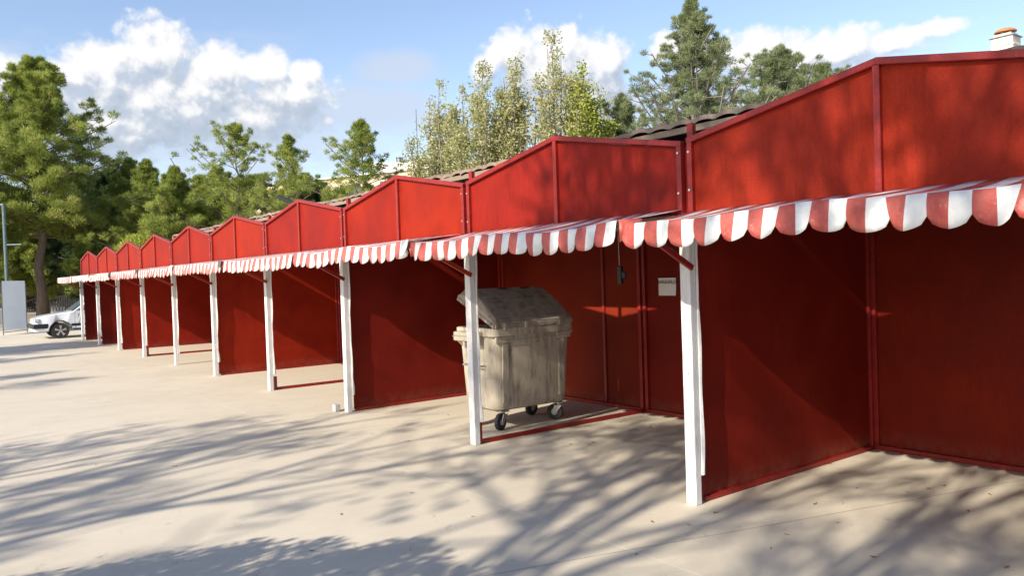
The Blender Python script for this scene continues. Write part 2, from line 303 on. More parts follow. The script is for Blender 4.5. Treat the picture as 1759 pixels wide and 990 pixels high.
# ------------------------------------------------------------------ object helpers
def tag(o, label=None, cat=None, group=None, kind=None):
    if label: o['label'] = label
    if cat: o['category'] = cat
    if group: o['group'] = group
    if kind: o['kind'] = kind
    return o
WL = {}
def empty(name, loc, label, cat, group=None):
    o = bpy.data.objects.new(name, None); col.objects.link(o); o.location = tuple(float(x) for x in loc); o.empty_display_size = .2
    WL[o.name] = np.array(loc, float); return tag(o, label, cat, group)
class MB:
    """collects shapes in world coordinates; build() links them as one mesh object relative to its parent"""
    def __init__(s): s.v = []; s.f = []; s.uv = None
    def add(s, v, f):
        k = len(s.v); s.v += [tuple(map(float, p)) for p in v]; s.f += [tuple(i+k for i in q) for q in f]; return s
    def box(s, a, b, bev=0., jit=0.):
        a = np.array(a, float); b = np.array(b, float); lo = np.minimum(a, b); hi = np.maximum(a, b)
        if bev <= 0:
            v = [(x, y, z) for x in (lo[0], hi[0]) for y in (lo[1], hi[1]) for z in (lo[2], hi[2])]
            return s.add(v, [(0, 1, 3, 2), (4, 6, 7, 5), (0, 4, 5, 1), (2, 3, 7, 6), (0, 2, 6, 4), (1, 5, 7, 3)])
        bev = min(bev, .45*min(hi-lo)); v = []; idx = {}
        for sx in (0, 1):
            for sy in (0, 1):
                for sz in (0, 1):
                    c = np.array([(lo, hi)[sx][0], (lo, hi)[sy][1], (lo, hi)[sz][2]]); dr = np.array([1-2*sx, 1-2*sy, 1-2*sz])*bev
                    for ax in range(3):
                        p = c+dr; p[ax] = c[ax]; idx[(sx, sy, sz, ax)] = len(v); v.append(tuple(p))
        f = []
        I = lambda sx, sy, sz, ax: idx[(sx, sy, sz, ax)]
        for t in (0, 1):
            q = [I(t, 0, 0, 0), I(t, 1, 0, 0), I(t, 1, 1, 0), I(t, 0, 1, 0)]; f.append(q if t else q[::-1])
            q = [I(0, t, 0, 1), I(0, t, 1, 1), I(1, t, 1, 1), I(1, t, 0, 1)]; f.append(q if t else q[::-1])
            q = [I(0, 0, t, 2), I(1, 0, t, 2), I(1, 1, t, 2), I(0, 1, t, 2)]; f.append(q if t else q[::-1])
        for a_ in (0, 1):
            for b_ in (0, 1):
                f.append([I(0, a_, b_, 1), I(1, a_, b_, 1), I(1, a_, b_, 2), I(0, a_, b_, 2)])
                f.append([I(a_, 0, b_, 0), I(a_, 1, b_, 0), I(a_, 1, b_, 2), I(a_, 0, b_, 2)])
                f.append([I(a_, b_, 0, 0), I(a_, b_, 1, 0), I(a_, b_, 1, 1), I(a_, b_, 0, 1)])
                for c_ in (0, 1): f.append([I(a_, b_, c_, 0), I(a_, b_, c_, 1), I(a_, b_, c_, 2)])
        return s.add(v, f)
    def beam(s, p, q, w, h, up=(0, 0, 1), bev=0.):
        """rectangular bar from p to q; w across, h along 'up'"""
        p = np.array(p, float); q = np.array(q, float); d = q-p; L = np.linalg.norm(d); d /= L
        x = np.cross(d, up); x /= np.linalg.norm(x); u = np.cross(x, d)
        t = MB().box((0, -w/2, -h/2), (L, w/2, h/2), bev)
        return s.add([p+d*a+x*b+u*c for a, b, c in t.v], t.f)
    def tube(s, pts, rad, n=8, cap=True):
        pts = [np.array(p, float) for p in pts]; rad = rad if hasattr(rad, '__len__') else [rad]*len(pts)
        k = len(s.v); m = len(pts); ref = None
        for i in range(m):
            d = pts[min(i+1, m-1)]-pts[max(i-1, 0)]; d = d/(np.linalg.norm(d)+1e-9)
            if ref is None: ref = np.array([0, 0, 1.]) if abs(d[2]) < .9 else np.array([1., 0, 0])
            x = np.cross(d, ref); x /= np.linalg.norm(x)+1e-9; y = np.cross(x, d)
            ref = y if abs(np.dot(y, d)) < .9 else ref
            for j in range(n):
                a = 2*math.pi*j/n; s.v.append(tuple(pts[i]+rad[i]*(x*math.cos(a)+y*math.sin(a))))
        for i in range(m-1):
            for j in range(n):
                a = k+i*n+j; b = k+i*n+(j+1) % n; s.f.append((a, a+n, b+n, b))
        if cap: s.f.append(tuple(k+j for j in range(n))); s.f.append(tuple(k+(m-1)*n+j for j in reversed(range(n))))
        return s
    def prism(s, poly, d):
        """closed polygon (list of 3-D points) extruded by vector d"""
        n = len(poly); a = [np.array(p, float) for p in poly]; d = np.array(d, float)
        return s.add(a+[p+d for p in a], [tuple(range(n))[::-1], tuple(range(n, 2*n))]+[(i, (i+1) % n, (i+1) % n+n, i+n) for i in range(n)])
    def build(s, name, m, parent=None, smooth=False, fix=True):
        me = bpy.data.meshes.new(name); off = np.zeros(3)
        if parent is not None:
            off = WL.get(parent.name, off)
        me.from_pydata([tuple(np.array(p)-off) for p in s.v], [], s.f)
        if fix:
            import bmesh
            bm = bmesh.new(); bm.from_mesh(me); bmesh.ops.recalc_face_normals(bm, faces=bm.faces); bm.to_mesh(me); bm.free()
        me.materials.append(M[m] if isinstance(m, str) else m)
        if smooth: me.shade_smooth()
        o = bpy.data.objects.new(name, me); col.objects.link(o)
        if parent is not None: o.parent = parent; WL[o.name] = off
        else: WL[o.name] = np.zeros(3)
        return o

# ------------------------------------------------------------------ ground
W = 2.79; DP = 2.486; HV = 2.617; HP = 2.86; ZA = 2.11; XE = -.68
g = MB()
g.add([(-400, -300, 0), (700, -300, 0), (700, 900, 0), (-400, 900, 0)], [(0, 1, 2, 3)])
tag(g.build('ground', 'soil', fix=False), kind='structure')
g = MB(); g.add([(-60, -30, .006), (12, -30, .006), (12, 36, .006), (-60, 36, .006)], [(0, 1, 2, 3)])
tag(g.build('concrete_yard', 'concrete', fix=False), kind='structure')
k = MB().box((-40, 36.0, -.05), (30, 36.15, .12), .02)
tag(k.build('kerb', 'stone_grey'), kind='structure')

# ------------------------------------------------------------------ market stalls
WALLS = {0, 2, 4, 7, 8, 9}
desc = {0: 'nearest red market stall with the widest gable, at the right edge of the photo',
        1: 'red market stall with the dustbin and the paper notice inside',
        2: 'red market stall next behind the dustbin stall, walled on its far side',
        3: 'fourth red market stall from the right, open side with a low rail',
        4: 'fifth red market stall from the right, sunlit side wall',
        5: 'sixth red market stall from the right, no side wall',
        6: 'fourth red market stall from the far left end of the row',
        7: 'third red market stall from the far left end of the row',
        8: 'second red market stall from the far left end of the row',
        9: 'last red market stall at the far left end, beside the parked white car'}
BAYS = [14]*10
def awning_mesh(y0, y1, seed):
    """striped top sheet, fold and scalloped valance as one cloth; uv.x counts scallops"""
    r = random.Random(seed); n = 14; ns = 10; L = y1-y0
    ph = [r.uniform(0, 6.28) for _ in range(6)]; sag = r.uniform(.012, .034)
    cols = n*ns+1; rows_top = 5; rows_val = 5
    v = []; f = []; uv = []
    for i in range(cols):
        u = i/(cols-1); y = y0+u*L; t = (u*n) % 1.0
        if i == cols-1: t = 1.
        sc_ = math.sin(math.pi*min(max(t, 0), 1))**.42                    # scallop outline
        drop = .105+.062*sc_
        dz = -sag*math.sin(math.pi*u*2)**2+.006*math.sin(9*u+ph[0])+.004*math.sin(31*u+ph[1])
        endc = math.exp(-((u-1)/.035)**2)*r.choice((0, 1))*.0+math.exp(-((u-1)/.03)**2)*.05*(seed % 2)+math.exp(-(u/.03)**2)*.05*(seed % 3 == 0)
        curl = .016*math.sin(13*u+ph[2])+.010*math.sin(37*u+ph[3])+.008*math.sin(n*u*6.28+ph[4])-endc
        sw = .9 if r.random() < .02 else 0
        for k in range(rows_top):
            q = k/(rows_top-1); x = -.012+(XE+.012)*q; z = 2.122-.082*q+dz*q-.012*math.sin(math.pi*q)*(1+.6*math.sin(17*u+ph[5]))
            v.append((x, y, z)); uv.append((u*n, q))
        for k in range(1, rows_val+1):
            q = k/rows_val; x = XE-.018*math.sin(q*1.6)-curl*q*q*.9; z = 2.04+dz-drop*q
            v.append((x, y+(.010*math.sin(40*u+ph[0])+.012*math.sin(71*u+ph[5]))*q, z)); uv.append((u*n, 1+q))
    rr = rows_top+rows_val
    for i in range(cols-1):
        for k in range(rr-1): a = i*rr+k; f.append((a, a+1, a+rr+1, a+rr))
    return v, f, uv
def uvmesh(name, v, f, uv, m, parent, thick=.002):
    o = MB().add(v, f).build(name, m, parent, smooth=True, fix=False); me = o.data
    l = me.uv_layers.new(name='UVMap'); li = np.zeros(len(me.loops), dtype=np.int32); me.loops.foreach_get('vertex_index', li)
    l.data.foreach_set('uv', np.array(uv, dtype=np.float32)[li].ravel())
    md = o.modifiers.new('thickness', 'SOLIDIFY'); md.thickness = thick
    return o
for k in range(10):
    r = random.Random(100+k); yL = k*W; yR = (k-1)*W; ym = yR+.505*W+r.uniform(-.04, .04)
    st = empty('market_stall', (0, (yL+yR)/2, 0), desc[k], 'market stall', 'red market stalls in a row')
    rm = reds[[3, 2, 0, 2, 1, 0, 1, 0, 1, 2][k]]; rm2 = reds[[3, 2, 1, 2, 1, 0, 0, 1, 1, 2][k]]
    a, b = yR+.028, yL-.028; hv1 = HV+r.uniform(-.012, .012); hv2 = HV+r.uniform(-.012, .012); hp = HP+r.uniform(-.012, .012)
    fw = .042
    # infill boards, each half its own
    MB().prism([(.012, a+fw, ZA-.03), (.012, ym-fw/2, ZA-.03), (.012, ym-fw/2, hp-fw*1.1), (.012, a+fw, hv1-fw*.9)], (.010, 0, 0)).build('gable_panel', rm2, st)
    MB().prism([(.012, ym+fw/2, ZA-.03), (.012, b-fw, ZA-.03), (.012, b-fw, hv2-fw*.9), (.012, ym+fw/2, hp-fw*1.1)], (.010, 0, 0)).build('gable_panel', rm, st)
    fr = MB()
    fr.beam((0, a-.004, hv1-fw/2), (0, ym+.003, hp-fw/2), .052, fw, bev=.004)
    fr.beam((.001, ym-.003, hp-fw/2-.002), (.001, b+.004, hv2-fw/2), .050, fw, bev=.004)
    fr.box((-.022, a, ZA-.05), (.026, a+fw, hv1-fw*.7), .004); fr.box((-.0225, b-fw, ZA-.05), (.026, b, hv2-fw*.7), .004)
    fr.box((-.020, ym-fw/2, ZA-.05), (.024, ym+fw/2, hp-fw*.9), .004); fr.box((-.018, a+fw+.001, ZA-.055), (.022, b-fw-.001, ZA-.012), .004)
    gf = fr.build('gable_frame', 'red_paint', st)
    for yy in (a+fw/2, b-fw/2):
        for zz in (2.24+r.uniform(-.02, .02), 2.52+r.uniform(-.02, .02)):
            MB().tube([(-.023, yy, zz), (-.031, yy, zz)], .0085, 8).build('bolt', 'bolt_metal', gf)
    # prop up to the tiled roof, widened below to block sun at the joint
    MB().box((.030, yL-.045, 2.0), (.100, yL+.045, HV-.04)).box((.050, yL-.026, HV-.039), (.095, yL+.026, 2.74), .004).build('roof_prop', 'red_paint', st)
    # back wall, boards with cover battens
    MB().box((DP, yR+.003, .006), (DP+.02, yL-.003, 2.62)).build('back_wall', reds_shaded[(k+1) % 4], st)
    bt = MB()
    for yy in (yR+.04, yL-.04): bt.box((DP-.042, yy-.022, .05), (DP-.001, yy+.022, 2.6), .004)
    bt.box((DP-.025, yR+.24*W-.02, .05), (DP-.001, yR+.24*W+.02, 2.6), .004) if k else bt.box((DP-.025, yR+.5*W-.02, .05), (DP-.001, yR+.5*W+.02, 2.6), .004)
    bt.box((DP-.040, yR+.01, .006), (DP-.002, yL-.01, .05), .004)
    bt.build('back_batten', 'red_paint', st)
    # white front post with a loose strip nailed to it
    lean = r.uniform(-.012, .012); px_ = (.0, .02, -.02, 0, 0, .02, 0, -.01, -.02, -.02)[k]
    ob = MB(); ob.box((-.045+px_, yL-.046, .006), (.020+px_, yL+.046, 2.085), .005)
    po = ob.build('front_post', 'white_paint', st)
    for zz in (.12, .95, 1.32, 1.72): MB().tube([(-.044+px_, yL-.01, zz), (-.049+px_, yL-.01, zz)], .007, 8).build('bolt', 'bolt_metal', po)
    sp = MB(); nn = 16; vv = []; z0 = .17+r.uniform(0, .1)
    for i in range(nn+1):
        z = z0+(2.04-z0)*i/nn; d = .010*math.sin(i*.9+k*2)+.012*math.sin(i*.37+k); e = .018 if i < 2 else 0
        d *= .55; vv += [(.0225+px_, yL-.054+d*.2, z), (.038+px_+d, yL-.058-.4*d, z), (.043+px_+d+e, yL-.046+d, z), (.0225+px_, yL-.040+d*.2, z)]
    ff = [(4*i+j, 4*i+4+j, 4*i+4+(j+1) % 4, 4*i+(j+1) % 4) for i in range(nn) for j in range(4)]+[(0, 1, 2, 3), (4*nn+3, 4*nn+2, 4*nn+1, 4*nn)]
    sp.add(vv, ff).build('post_strip', 'white_strip', st, smooth=False)
    if k in WALLS:
        MB().box((.046, yL-.006, .03), (DP-.05, yL+.006, 2.60)).build('side_wall', reds[1 if k == 4 else 0] if k in (4, 7) else reds_shaded[(0, 1, 2, 1, 3, 1, 1, 1, 2, 2)[k]], st)  # lighter outer red on two walls; their sunlight is put into the colour
        fr = MB(); fr.box((.085+px_, yL-.028, .006), (DP-.05, yL+.028, .046), .004); fr.box((DP-.085, yL-.030, .047), (DP-.044, yL+.030, 2.58), .004)
        fr.build('wall_frame', 'red_paint', st)
    elif k in (1, 3, 6):
        MB().box((.085, yL-.022, .006), (DP-.05, yL+.022, .048), .004).box((.043, yL-.022, .006), (.084, yL+.022, .22), .004).build('bottom_rail', 'red_paint', st)
    if k == 0: MB().box((.05, yR-.006, .03), (DP-.05, yR+.006, 2.60)).build('side_wall', reds_shaded[0], st)  # unseen end wall, added to keep side light out of the stall
    if k >= 6 or k == 5: MB().prism([(.04, yR+.003, 2.50), (DP+.05, yR+.003, 2.66), (DP+.05, yL-.003, 2.66), (.04, yL-.003, 2.50)], (0, 0, .012)).build('light_block_sheet', 'tile_clay', st) if k >= 6 else None  # hidden cover added so daylight stays out of the far stalls
    # awning
    v, f, uv = awning_mesh(yR+.02+r.uniform(0, .03), yL-.012-r.uniform(0, .03), 40+k)
    za, zb = r.uniform(-.018, .012), r.uniform(-.018, .012)       # each sheet hangs a little differently at its two ends
    v = [(x, y, z-(.022 if k == 0 else 0)+(za+(zb-za)*(y-yR)/W)*min(1, -x/.5)) for x, y, z in v]
    vm = 'striped_vinyl_%d' % (0, 0, 1, 1, 2, 1, 2, 3, 3, 3)[k]; aw = uvmesh('awning', v, f, uv, vm, st)
    MB().beam((XE+.035, yR+.03, 1.985), (XE+.035, yL-.03, 1.985), .035, .035, bev=.003).beam((-.062, yR+.06, 2.055), (-.062, yL-.06, 2.055), .03, .05, bev=.003)\
        .beam((XE+.055, yL-.075, 1.985), (-.08, yL-.075, 2.050), .03, .035, bev=.003).build('awning_frame', 'weathered_wood', aw)
    # side end of the awning: a loose folded flap
    fl = []; fu = []
    for i in range(7):
        q = i/6; x = XE-.012+.16*q; fl += [(x, yL-.008-.05*math.sin(q*2.5)*(k % 2), 2.035+.012*q), (x-.01, yL-.018-.07*math.sin(q*2.2+k), 2.035-.15*(1-q)**.8+.005*math.sin(q*14+k))]; fu += [(.75+13*(k % 2), 0), (.9+13*(k % 2), 1)]
    uvmesh('end_flap', fl, [(2*i, 2*i+1, 2*i+3, 2*i+2) for i in range(6)], fu, vm, aw)
    if k in (1, 3, 4, 5, 6, 7, 8):       # scrap of cloth tied over the seam between two awnings
        d_ = .07+.05*r.random(); MB().prism([(XE-.03, yL-.055, 2.052), (XE-.03, yL+d_, 2.048), (XE-.05, yL+d_*.7, 1.985), (XE-.055, yL+.01, 1.925-.03*r.random()), (XE-.045, yL-.045, 1.98)], (.006, 0, 0))\
            .prism([(XE-.028, yL-.055, 2.055), (XE-.028, yL+d_, 2.050), (XE+.22, yL+d_*.4, 2.076), (XE+.22, yL-.02, 2.076)], (0, 0, .004)).build('seam_patch', 'grey_cloth' if k in (3, 5, 6) else vm, aw)
    MB().beam((-.035+px_, yL-.062, 1.700), (XE+.07, yL-.062, 2.0), .024, .042, bev=.003).build('brace', 'orange_red_paint' if k % 2 else 'red_paint', st)
# the added end wall closes the row's near end, out of view
# ------------------------------------------------------------------ tiled building behind the stalls
bd = empty('tiled_building', (4.5, 6, 0), 'long low building with brown clay roof tiles, behind and above the red stalls', 'building')
X0, X1 = .34, 6.2; Y0, Y1 = -2.95, 15.2; SL = .205
ny = int((Y1-Y0)/.028); xs = [X0+i*(X1-X0)/14 for i in range(15)]
def tile_z(x, y, course): return 2.79+(x-X0)*SL+.024*abs(math.sin(math.pi*y/.21))**.7
v = []; f = []
for ci in range(14):
    b0 = len(v); xa, xb = xs[ci]-(.03 if ci else 0), xs[ci+1]
    for j in range(ny+1):
        y = Y0+(Y1-Y0)*j/ny; tj = int(y/.21+100); rr = random.Random(tj*37+ci); o = rr.uniform(-.010, .012); ox = rr.uniform(-.018, .018)
        v += [(xa+ox, y, tile_z(xa, y, ci)+.016+o), (xb, y, tile_z(xb, y, ci)-.006), (xa+ox, y, tile_z(xa, y, ci)-.008+o)]
    for j in range(ny): a = b0+3*j; f += [(a, a+3, a+4, a+1), (a, a+2, a+5, a+3)]
v2 = []; f2 = []
rf = MB().add(v, f).build('tile_roof', 'tile_clay', bd, fix=False)
md = rf.modifiers.new('t', 'SOLIDIFY'); md.thickness = .012
MB().prism([(X1, Y0, 2.80+(X1-X0)*SL), (10.5, Y0, 3.05), (10.5, Y0, 2.98), (X1, Y0, 2.73+(X1-X0)*SL)], (0, Y1-Y0, 0)).build('rear_roof', 'tile_clay', bd)
MB().prism([(X0+.06, Y0, 2.775), (X1, Y0, 2.775+(X1-X0-.06)*SL), (X1, Y0, 2.755+(X1-X0-.06)*SL), (X0+.06, Y0, 2.755)], (0, Y1-Y0, 0)).build('roof_boarding', 'weathered_wood', bd)
pl = MB().box((X0-.004, Y0, 2.738), (X0+.022, Y1, 2.786))
MB().box((.60, Y0, 2.385), (.64, Y1, 2.80)).build('sun_block_board', 'dark_inside', bd)  # board added to block sun over the gables; dark colour stands for eave shade
pl.build('eave_board', 'weathered_wood', bd)
MB().box((2.62, Y0+.05, 0), (2.80, Y1-.05, 3.2)).box((2.8, Y1-.25, 0), (10, Y1-.05, 3.0)).box((2.8, Y0+.05, 0), (10, Y0+.25, 3.0)).box((9.8, Y0+.25, 0), (10, Y1-.25, 2.95)).build('wall', 'beige_render', bd)
ff = MB()
for i in range(int((Y1-Y0)/.7)):
    y = Y0+.2+i*.7; ff.beam((X0+.08, y, 2.722), (2.7, y, 2.722+(2.62-X0)*SL), .05, .06)
ff.build('rafter', 'weathered_wood', bd)
# chimney on the roof
c0 = at(1728, 88, 9.2); cx, cy = c0[0], c0[1]; cz = c0[2]; ch_w = .115
zr = 2.79+(cx-X0)*SL-.1
mpx = 9.2/FPX
ch = MB(); ch.box((cx-ch_w, cy-ch_w, zr), (cx+ch_w, cy+ch_w, cz+22*mpx), .004)
for s_ in (-1, 1):
    for (dx, dy) in ((1, 0), (0, 1)):
        p = (cx+s_*dx*(ch_w+.004)-dy*ch_w*.9, cy+s_*dy*(ch_w+.004)-dx*ch_w*.9); q = (cx+s_*dx*(ch_w+.004)+dy*ch_w*.9, cy+s_*dy*(ch_w+.004)+dx*ch_w*.9)
        ch.beam((*p, cz+8*mpx), (*q, cz+8*mpx), .012, .012)
cho = ch.build('chimney', 'chimney_render', bd)
z1 = cz+22*mpx
MB().box((cx-.135, cy-.135, z1+.001), (cx+.135, cy+.135, z1+.012), .003).box((cx-.095, cy-.095, z1+.013), (cx+.095, cy+.095, z1+.045), .003).build('chimney_collar', 'galvanised', cho)
cg = MB()
for i in range(8):
    a = i*math.pi/4; cg.tube([(cx+.085*math.cos(a), cy+.085*math.sin(a), z1+.045), (cx+.085*math.cos(a), cy+.085*math.sin(a), z1+.085)], .012, 6)
cg.build('chimney_vent', 'steel_dark', cho)
cap = MB(); nr = 7
for i in range(nr+1):
    a = i/nr*math.pi/2; rr = .115*math.cos(a)+.001; zz = z1+.070+.050*math.sin(a)
    for j in range(18): cap.v.append((cx+rr*math.cos(j*math.pi/9), cy+rr*math.sin(j*math.pi/9), zz))
for i in range(nr):
    for j in range(18): cap.f.append((i*18+j, i*18+(j+1) % 18, (i+1)*18+(j+1) % 18, (i+1)*18+j))
cap.f.append(tuple(range(18))[::-1]); cap.build('chimney_cap', 'orange_cap', cho, smooth=True)

# floodlight on a short arm above the fourth gable
p = at(478, 338, 13.6); q = at(516, 354, 13.2)
fl = empty('floodlight', (q[0], q[1], 2.7), 'long black floodlight on an arm above the fourth gable from the right', 'lamp')
MB().beam(p, q, .075, .06, bev=.01).build('lamp_housing', 'black_plastic', fl)
MB().tube([q, (q[0]+.05, q[1], q[2]-.12), (q[0]+.08, q[1], 2.72)], .015, 6).build('arm', 'steel_dark', fl)

# ------------------------------------------------------------------ wheeled dustbin
by0, by1 = 3.10, 3.80; bx0, bx1 = .50, 1.60
bn = empty('wheeled_dustbin', (.92, 3.5, 0), 'dirty grey four-wheeled dustbin with its lid half open, behind a white post', 'dustbin')
def rrect(x0, x1, y0, y1, r, n=5):
    o = []
    for (cx_, cy_, a0) in ((x1-r, y1-r, 0), (x0+r, y1-r, 90), (x0+r, y0+r, 180), (x1-r, y0+r, 270)):
        for i in range(n+1): a = R_(a0+90*i/n); o.append((cx_+r*math.cos(a), cy_+r*math.sin(a)))
    return o
def loft(mb, rings):
    n = len(rings[0][0]); k0 = len(mb.v)
    for pts, z in rings: mb.v += [(x, y, z if not callable(z) else z(x, y)) for x, y in pts]
    for i in range(len(rings)-1):
        for j in range(n): mb.f.append((k0+i*n+j, k0+i*n+(j+1) % n, k0+(i+1)*n+(j+1) % n, k0+(i+1)*n+j))
b = MB(); ins = .05
rings = []
for (z, e, r_) in ((.215, .075, .07), (.235, .045, .10), (.30, .030, .11), (.70, .012, .11), (1.00, .0, .10), (1.03, 0., .10), (1.035, -.028, .09), (1.115, -.030, .09), (1.12, -.022, .09), (1.12, .02, .07), (1.05, .03, .07), (.30, .06, .07)):
    rings.append((rrect(bx0+e, bx1-e, by0+e, by1-e, r_), z))
loft(b, rings); n_ = len(rings[0][0]); b.f.append(tuple(range(n_))[::-1]); b.f.append(tuple(range((len(rings)-1)*n_, len(rings)*n_)))
bo = b.build('bin_body', 'bin_plastic', bn, smooth=True)
for (xa, xb) in ((bx0+.115, bx0+.19), (bx1-.19, bx1-.115)):
    MB().prism([(xa, by0+.030, .31), (xb, by0+.030, .31), (xb, by0+.003, .98), (xa, by0+.003, .98)], (0, -.010, 0)).build('rib', 'bin_plastic', bo)
MB().prism([(bx0+.195, by0+.0045, .93), (bx1-.195, by0+.0045, .93), (bx1-.195, by0+.002, .985), (bx0+.195, by0+.002, .985)], (0, -.008, 0)).build('rib', 'bin_plastic', bo)
try:
    bo.data.set_sharp_from_angle(angle=R_(35))
except Exception: pass
rb = MB()
for xx in (bx0+.12, bx1-.12): MB().box((xx-.10, by0-.012, .96), (xx+.10, by0+.012, 1.03), .006).build('lug', 'bin_plastic', bo)

for sx, xx in ((-1, bx0), (1, bx1)):      # lifting arms on both ends, with ribs below
    t = MB(); xo = xx+sx*.165
    t.box((xx-sx*.01, by0+.16, 1.035), (xo, by1-.16, 1.085), .01); t.box((xo-sx*.03, by0+.16, .985), (xo, by1-.16, 1.034), .008)
    for i in range(4): yy = by0+.20+i*.13; t.prism([(xx-sx*.01, yy, 1.034), (xo-sx*.032, yy, 1.034), (xx-sx*.01, yy, .90)], (0, .02, 0))
    t.build('lifting_arm', 'bin_plastic', bn)
    h = MB(); h.tube([(xx+sx*.0, by0+.18, .71), (xx+sx*.055, by0+.18, .71), (xx+sx*.055, by1-.18, .71), (xx, by1-.18, .71)], .010, 8); h.build('handle', 'galvanised', bn)
# lid, hinged on the near long side and raised on the far side
la = R_(24); hy, hz = by0-.02, 1.145
def lidp(x, d, z): return (x, hy+d*math.cos(la)-z*math.sin(la), hz+d*math.sin(la)+z*math.cos(la))
prof = [(0, 0), (.0, .04), (.04, .065), (.38, .150), (.60, .160), (.70, .125), (.75, .06), (.75, 0)]
L = MB(); x0, x1 = bx0-.005, bx1+.005; K = len(prof)
for (x, sc_) in ((x0, .0), (x0, .55), (x0+.035, .95), (x0+.07, 1.), (x1-.07, 1.), (x1-.035, .95), (x1, .55), (x1, .0)):
    for d, z in prof: L.v.append(lidp(x, d, z*sc_))
for i in range(7):
    for j in range(K-1): L.f.append((i*K+j, i*K+j+1, (i+1)*K+j+1, (i+1)*K+j))
for i in range(7): L.f.append((i*K+K-1, i*K, (i+1)*K, (i+1)*K+K-1)) if i in () else None
L.f.append(tuple(range(K))[::-1])
lid = L.build('lid', 'bin_lid_plastic', bn)
md = lid.modifiers.new('t', 'SOLIDIFY'); md.thickness = .012; md.offset = -1
lr = MB()
for d, z in ((.0, .03), (.75, .03)): lr.beam(lidp(x0+.01, d, z-.03), lidp(x1-.01, d, z-.03), .035, .05, bev=.006)
for x in (x0+.006, x1-.006): lr.beam(lidp(x, 0, -.004), lidp(x, .75, -.004), .03, .045, bev=.006)
lr.beam(lidp(x0+.10, .39, .157), lidp(x1-.10, .39, .157), .03, .012, bev=.003)
lr.build('lid_rim', 'bin_lid_plastic', lid)
for x in (bx0+.13, bx0+.42, bx1-.20):
    MB().box((x-.022, hy-.035, hz-.04), (x+.022, hy+.02, hz+.035), .006).tube([(x-.035, hy-.01, hz), (x+.035, hy-.01, hz)], .016, 8).build('hinge', 'bin_plastic', bn)
for x in (bx0+.48, bx1-.3):
    MB().beam(lidp(x-.06, .60, .163), lidp(x+.06, .60, .163), .05, .012, bev=.004).build('lid_grip', 'dark_inside', lid)
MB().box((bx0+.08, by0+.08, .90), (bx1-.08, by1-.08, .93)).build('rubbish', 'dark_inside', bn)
for (x, y, ang) in ((bx0+.16, by0+.10, 20), (bx1-.14, by0+.09, -60), (bx0+.13, by1-.14, 50), (bx1-.13, by1-.14, 10)):
    ca, sa = math.cos(R_(ang)), math.sin(R_(ang)); rw = .092
    cs = MB(); cs.box((x-.055, y-.055, .200), (x+.055, y+.055, .216), .003)
    cs.tube([(x, y, .175), (x, y, .20)], .028, 10)
    for s_ in (-1, 1):
        ox, oy = -sa*.034*s_, ca*.034*s_
        cs.prism([(x+ox+ca*.045, y+oy+sa*.045, .178), (x+ox-ca*.045, y+oy-sa*.045, .178), (x+ox-ca*.075, y+oy-sa*.075, .082), (x+ox-ca*.035, y+oy-sa*.035, .078)], (-sa*.005*s_, ca*.005*s_, 0))
    co = cs.build('castor', 'galvanised', bn)
    wx, wy = x-ca*.05, y-sa*.05
    MB().tube([(wx+sa*.024, wy-ca*.024, rw+.006), (wx+sa*.018, wy-ca*.018, rw+.006), (wx-sa*.018, wy+ca*.018, rw+.006), (wx-sa*.024, wy+ca*.024, rw+.006)], [rw*.86, rw, rw, rw*.86], 24).build('wheel', 'rubber', co)
    MB().tube([(wx+sa*.027, wy-ca*.027, rw+.006), (wx-sa*.027, wy+ca*.027, rw+.006)], rw*.42, 16).build('hub', 'stone_grey', co)

# ------------------------------------------------------------------ paper notice, hanging socket, small block
pa = onx(1131, 478, DP-.004); pb = onx(1162, 508, DP-.004)
pn = empty('paper_notice', (DP-.004, (pa[1]+pb[1])/2, (pa[2]+pb[2])/2), 'white paper notice with one printed word, pinned to the back wall', 'notice')
v = []; f = []
for i in range(7):
    for j in range(7):
        a, c = i/6, j/6; v.append((DP-.005-.012*(a*c)**3-.004*math.sin(a*3), pa[1]+(pb[1]-pa[1])*a, pa[2]+(pb[2]-pa[2])*c))
f = [(i*7+j, i*7+j+1, (i+1)*7+j+1, (i+1)*7+j) for i in range(6) for j in range(6)]
MB().add(v, f).build('sheet', 'paper', pn, smooth=True, fix=False)
tx = bpy.data.curves.new('t', 'FONT'); tx.body = 'KARAHALLI'; tx.size = .052; tx.align_x = 'CENTER'; tx.extrude = .0004
to = bpy.data.objects.new('t', tx); col.objects.link(to)
bpy.context.view_layer.update()
tm = bpy.data.meshes.new_from_object(to.evaluated_get(bpy.context.evaluated_depsgraph_get())); bpy.data.objects.remove(to)
tm.transform(Matrix(((0, 0, -1, 0), (-1, 0, 0, 0), (0, 1, 0, 0), (0, 0, 0, 1)))); tm.transform(Matrix.Scale(1.25, 4, (0, 0, 1)))
tm.materials.clear(); tm.materials.append(M['ink'])
tobj = bpy.data.objects.new('lettering', tm); col.objects.link(tobj); tobj.parent = pn; tobj.location = (-.012, 0, (pa[2]-pb[2])*.17)

hk = onx(1065, 470, .75); hs = empty('hanging_socket', hk, 'black power socket hanging from a thin wire under the awning of the dustbin stall', 'socket')
x, y, z = hk
MB().box((x-.02, y-.028, z-.10), (x+.02, y+.022, z+.07), .008).box((x-.016, y-.075, z-.045), (x+.016, y-.029, z+.015), .008).build('socket_body', 'black_plastic', hs)
MB().tube([(x, y+.005, z+.07), (x, y+.008, z+.22), (x-.01, y, 2.30)], .0022, 5).build('wire', 'white_paint', hs)
p = onz(578, 708); q = (p[0], p[1])
bb = MB().box((q[0]-.035, q[1]-.045, .006), (q[0]+.035, q[1]+.045, .098), .006).build('concrete_block', 'stone_grey')
tag(bb, 'small grey block standing on the ground beside the third white post', 'block')

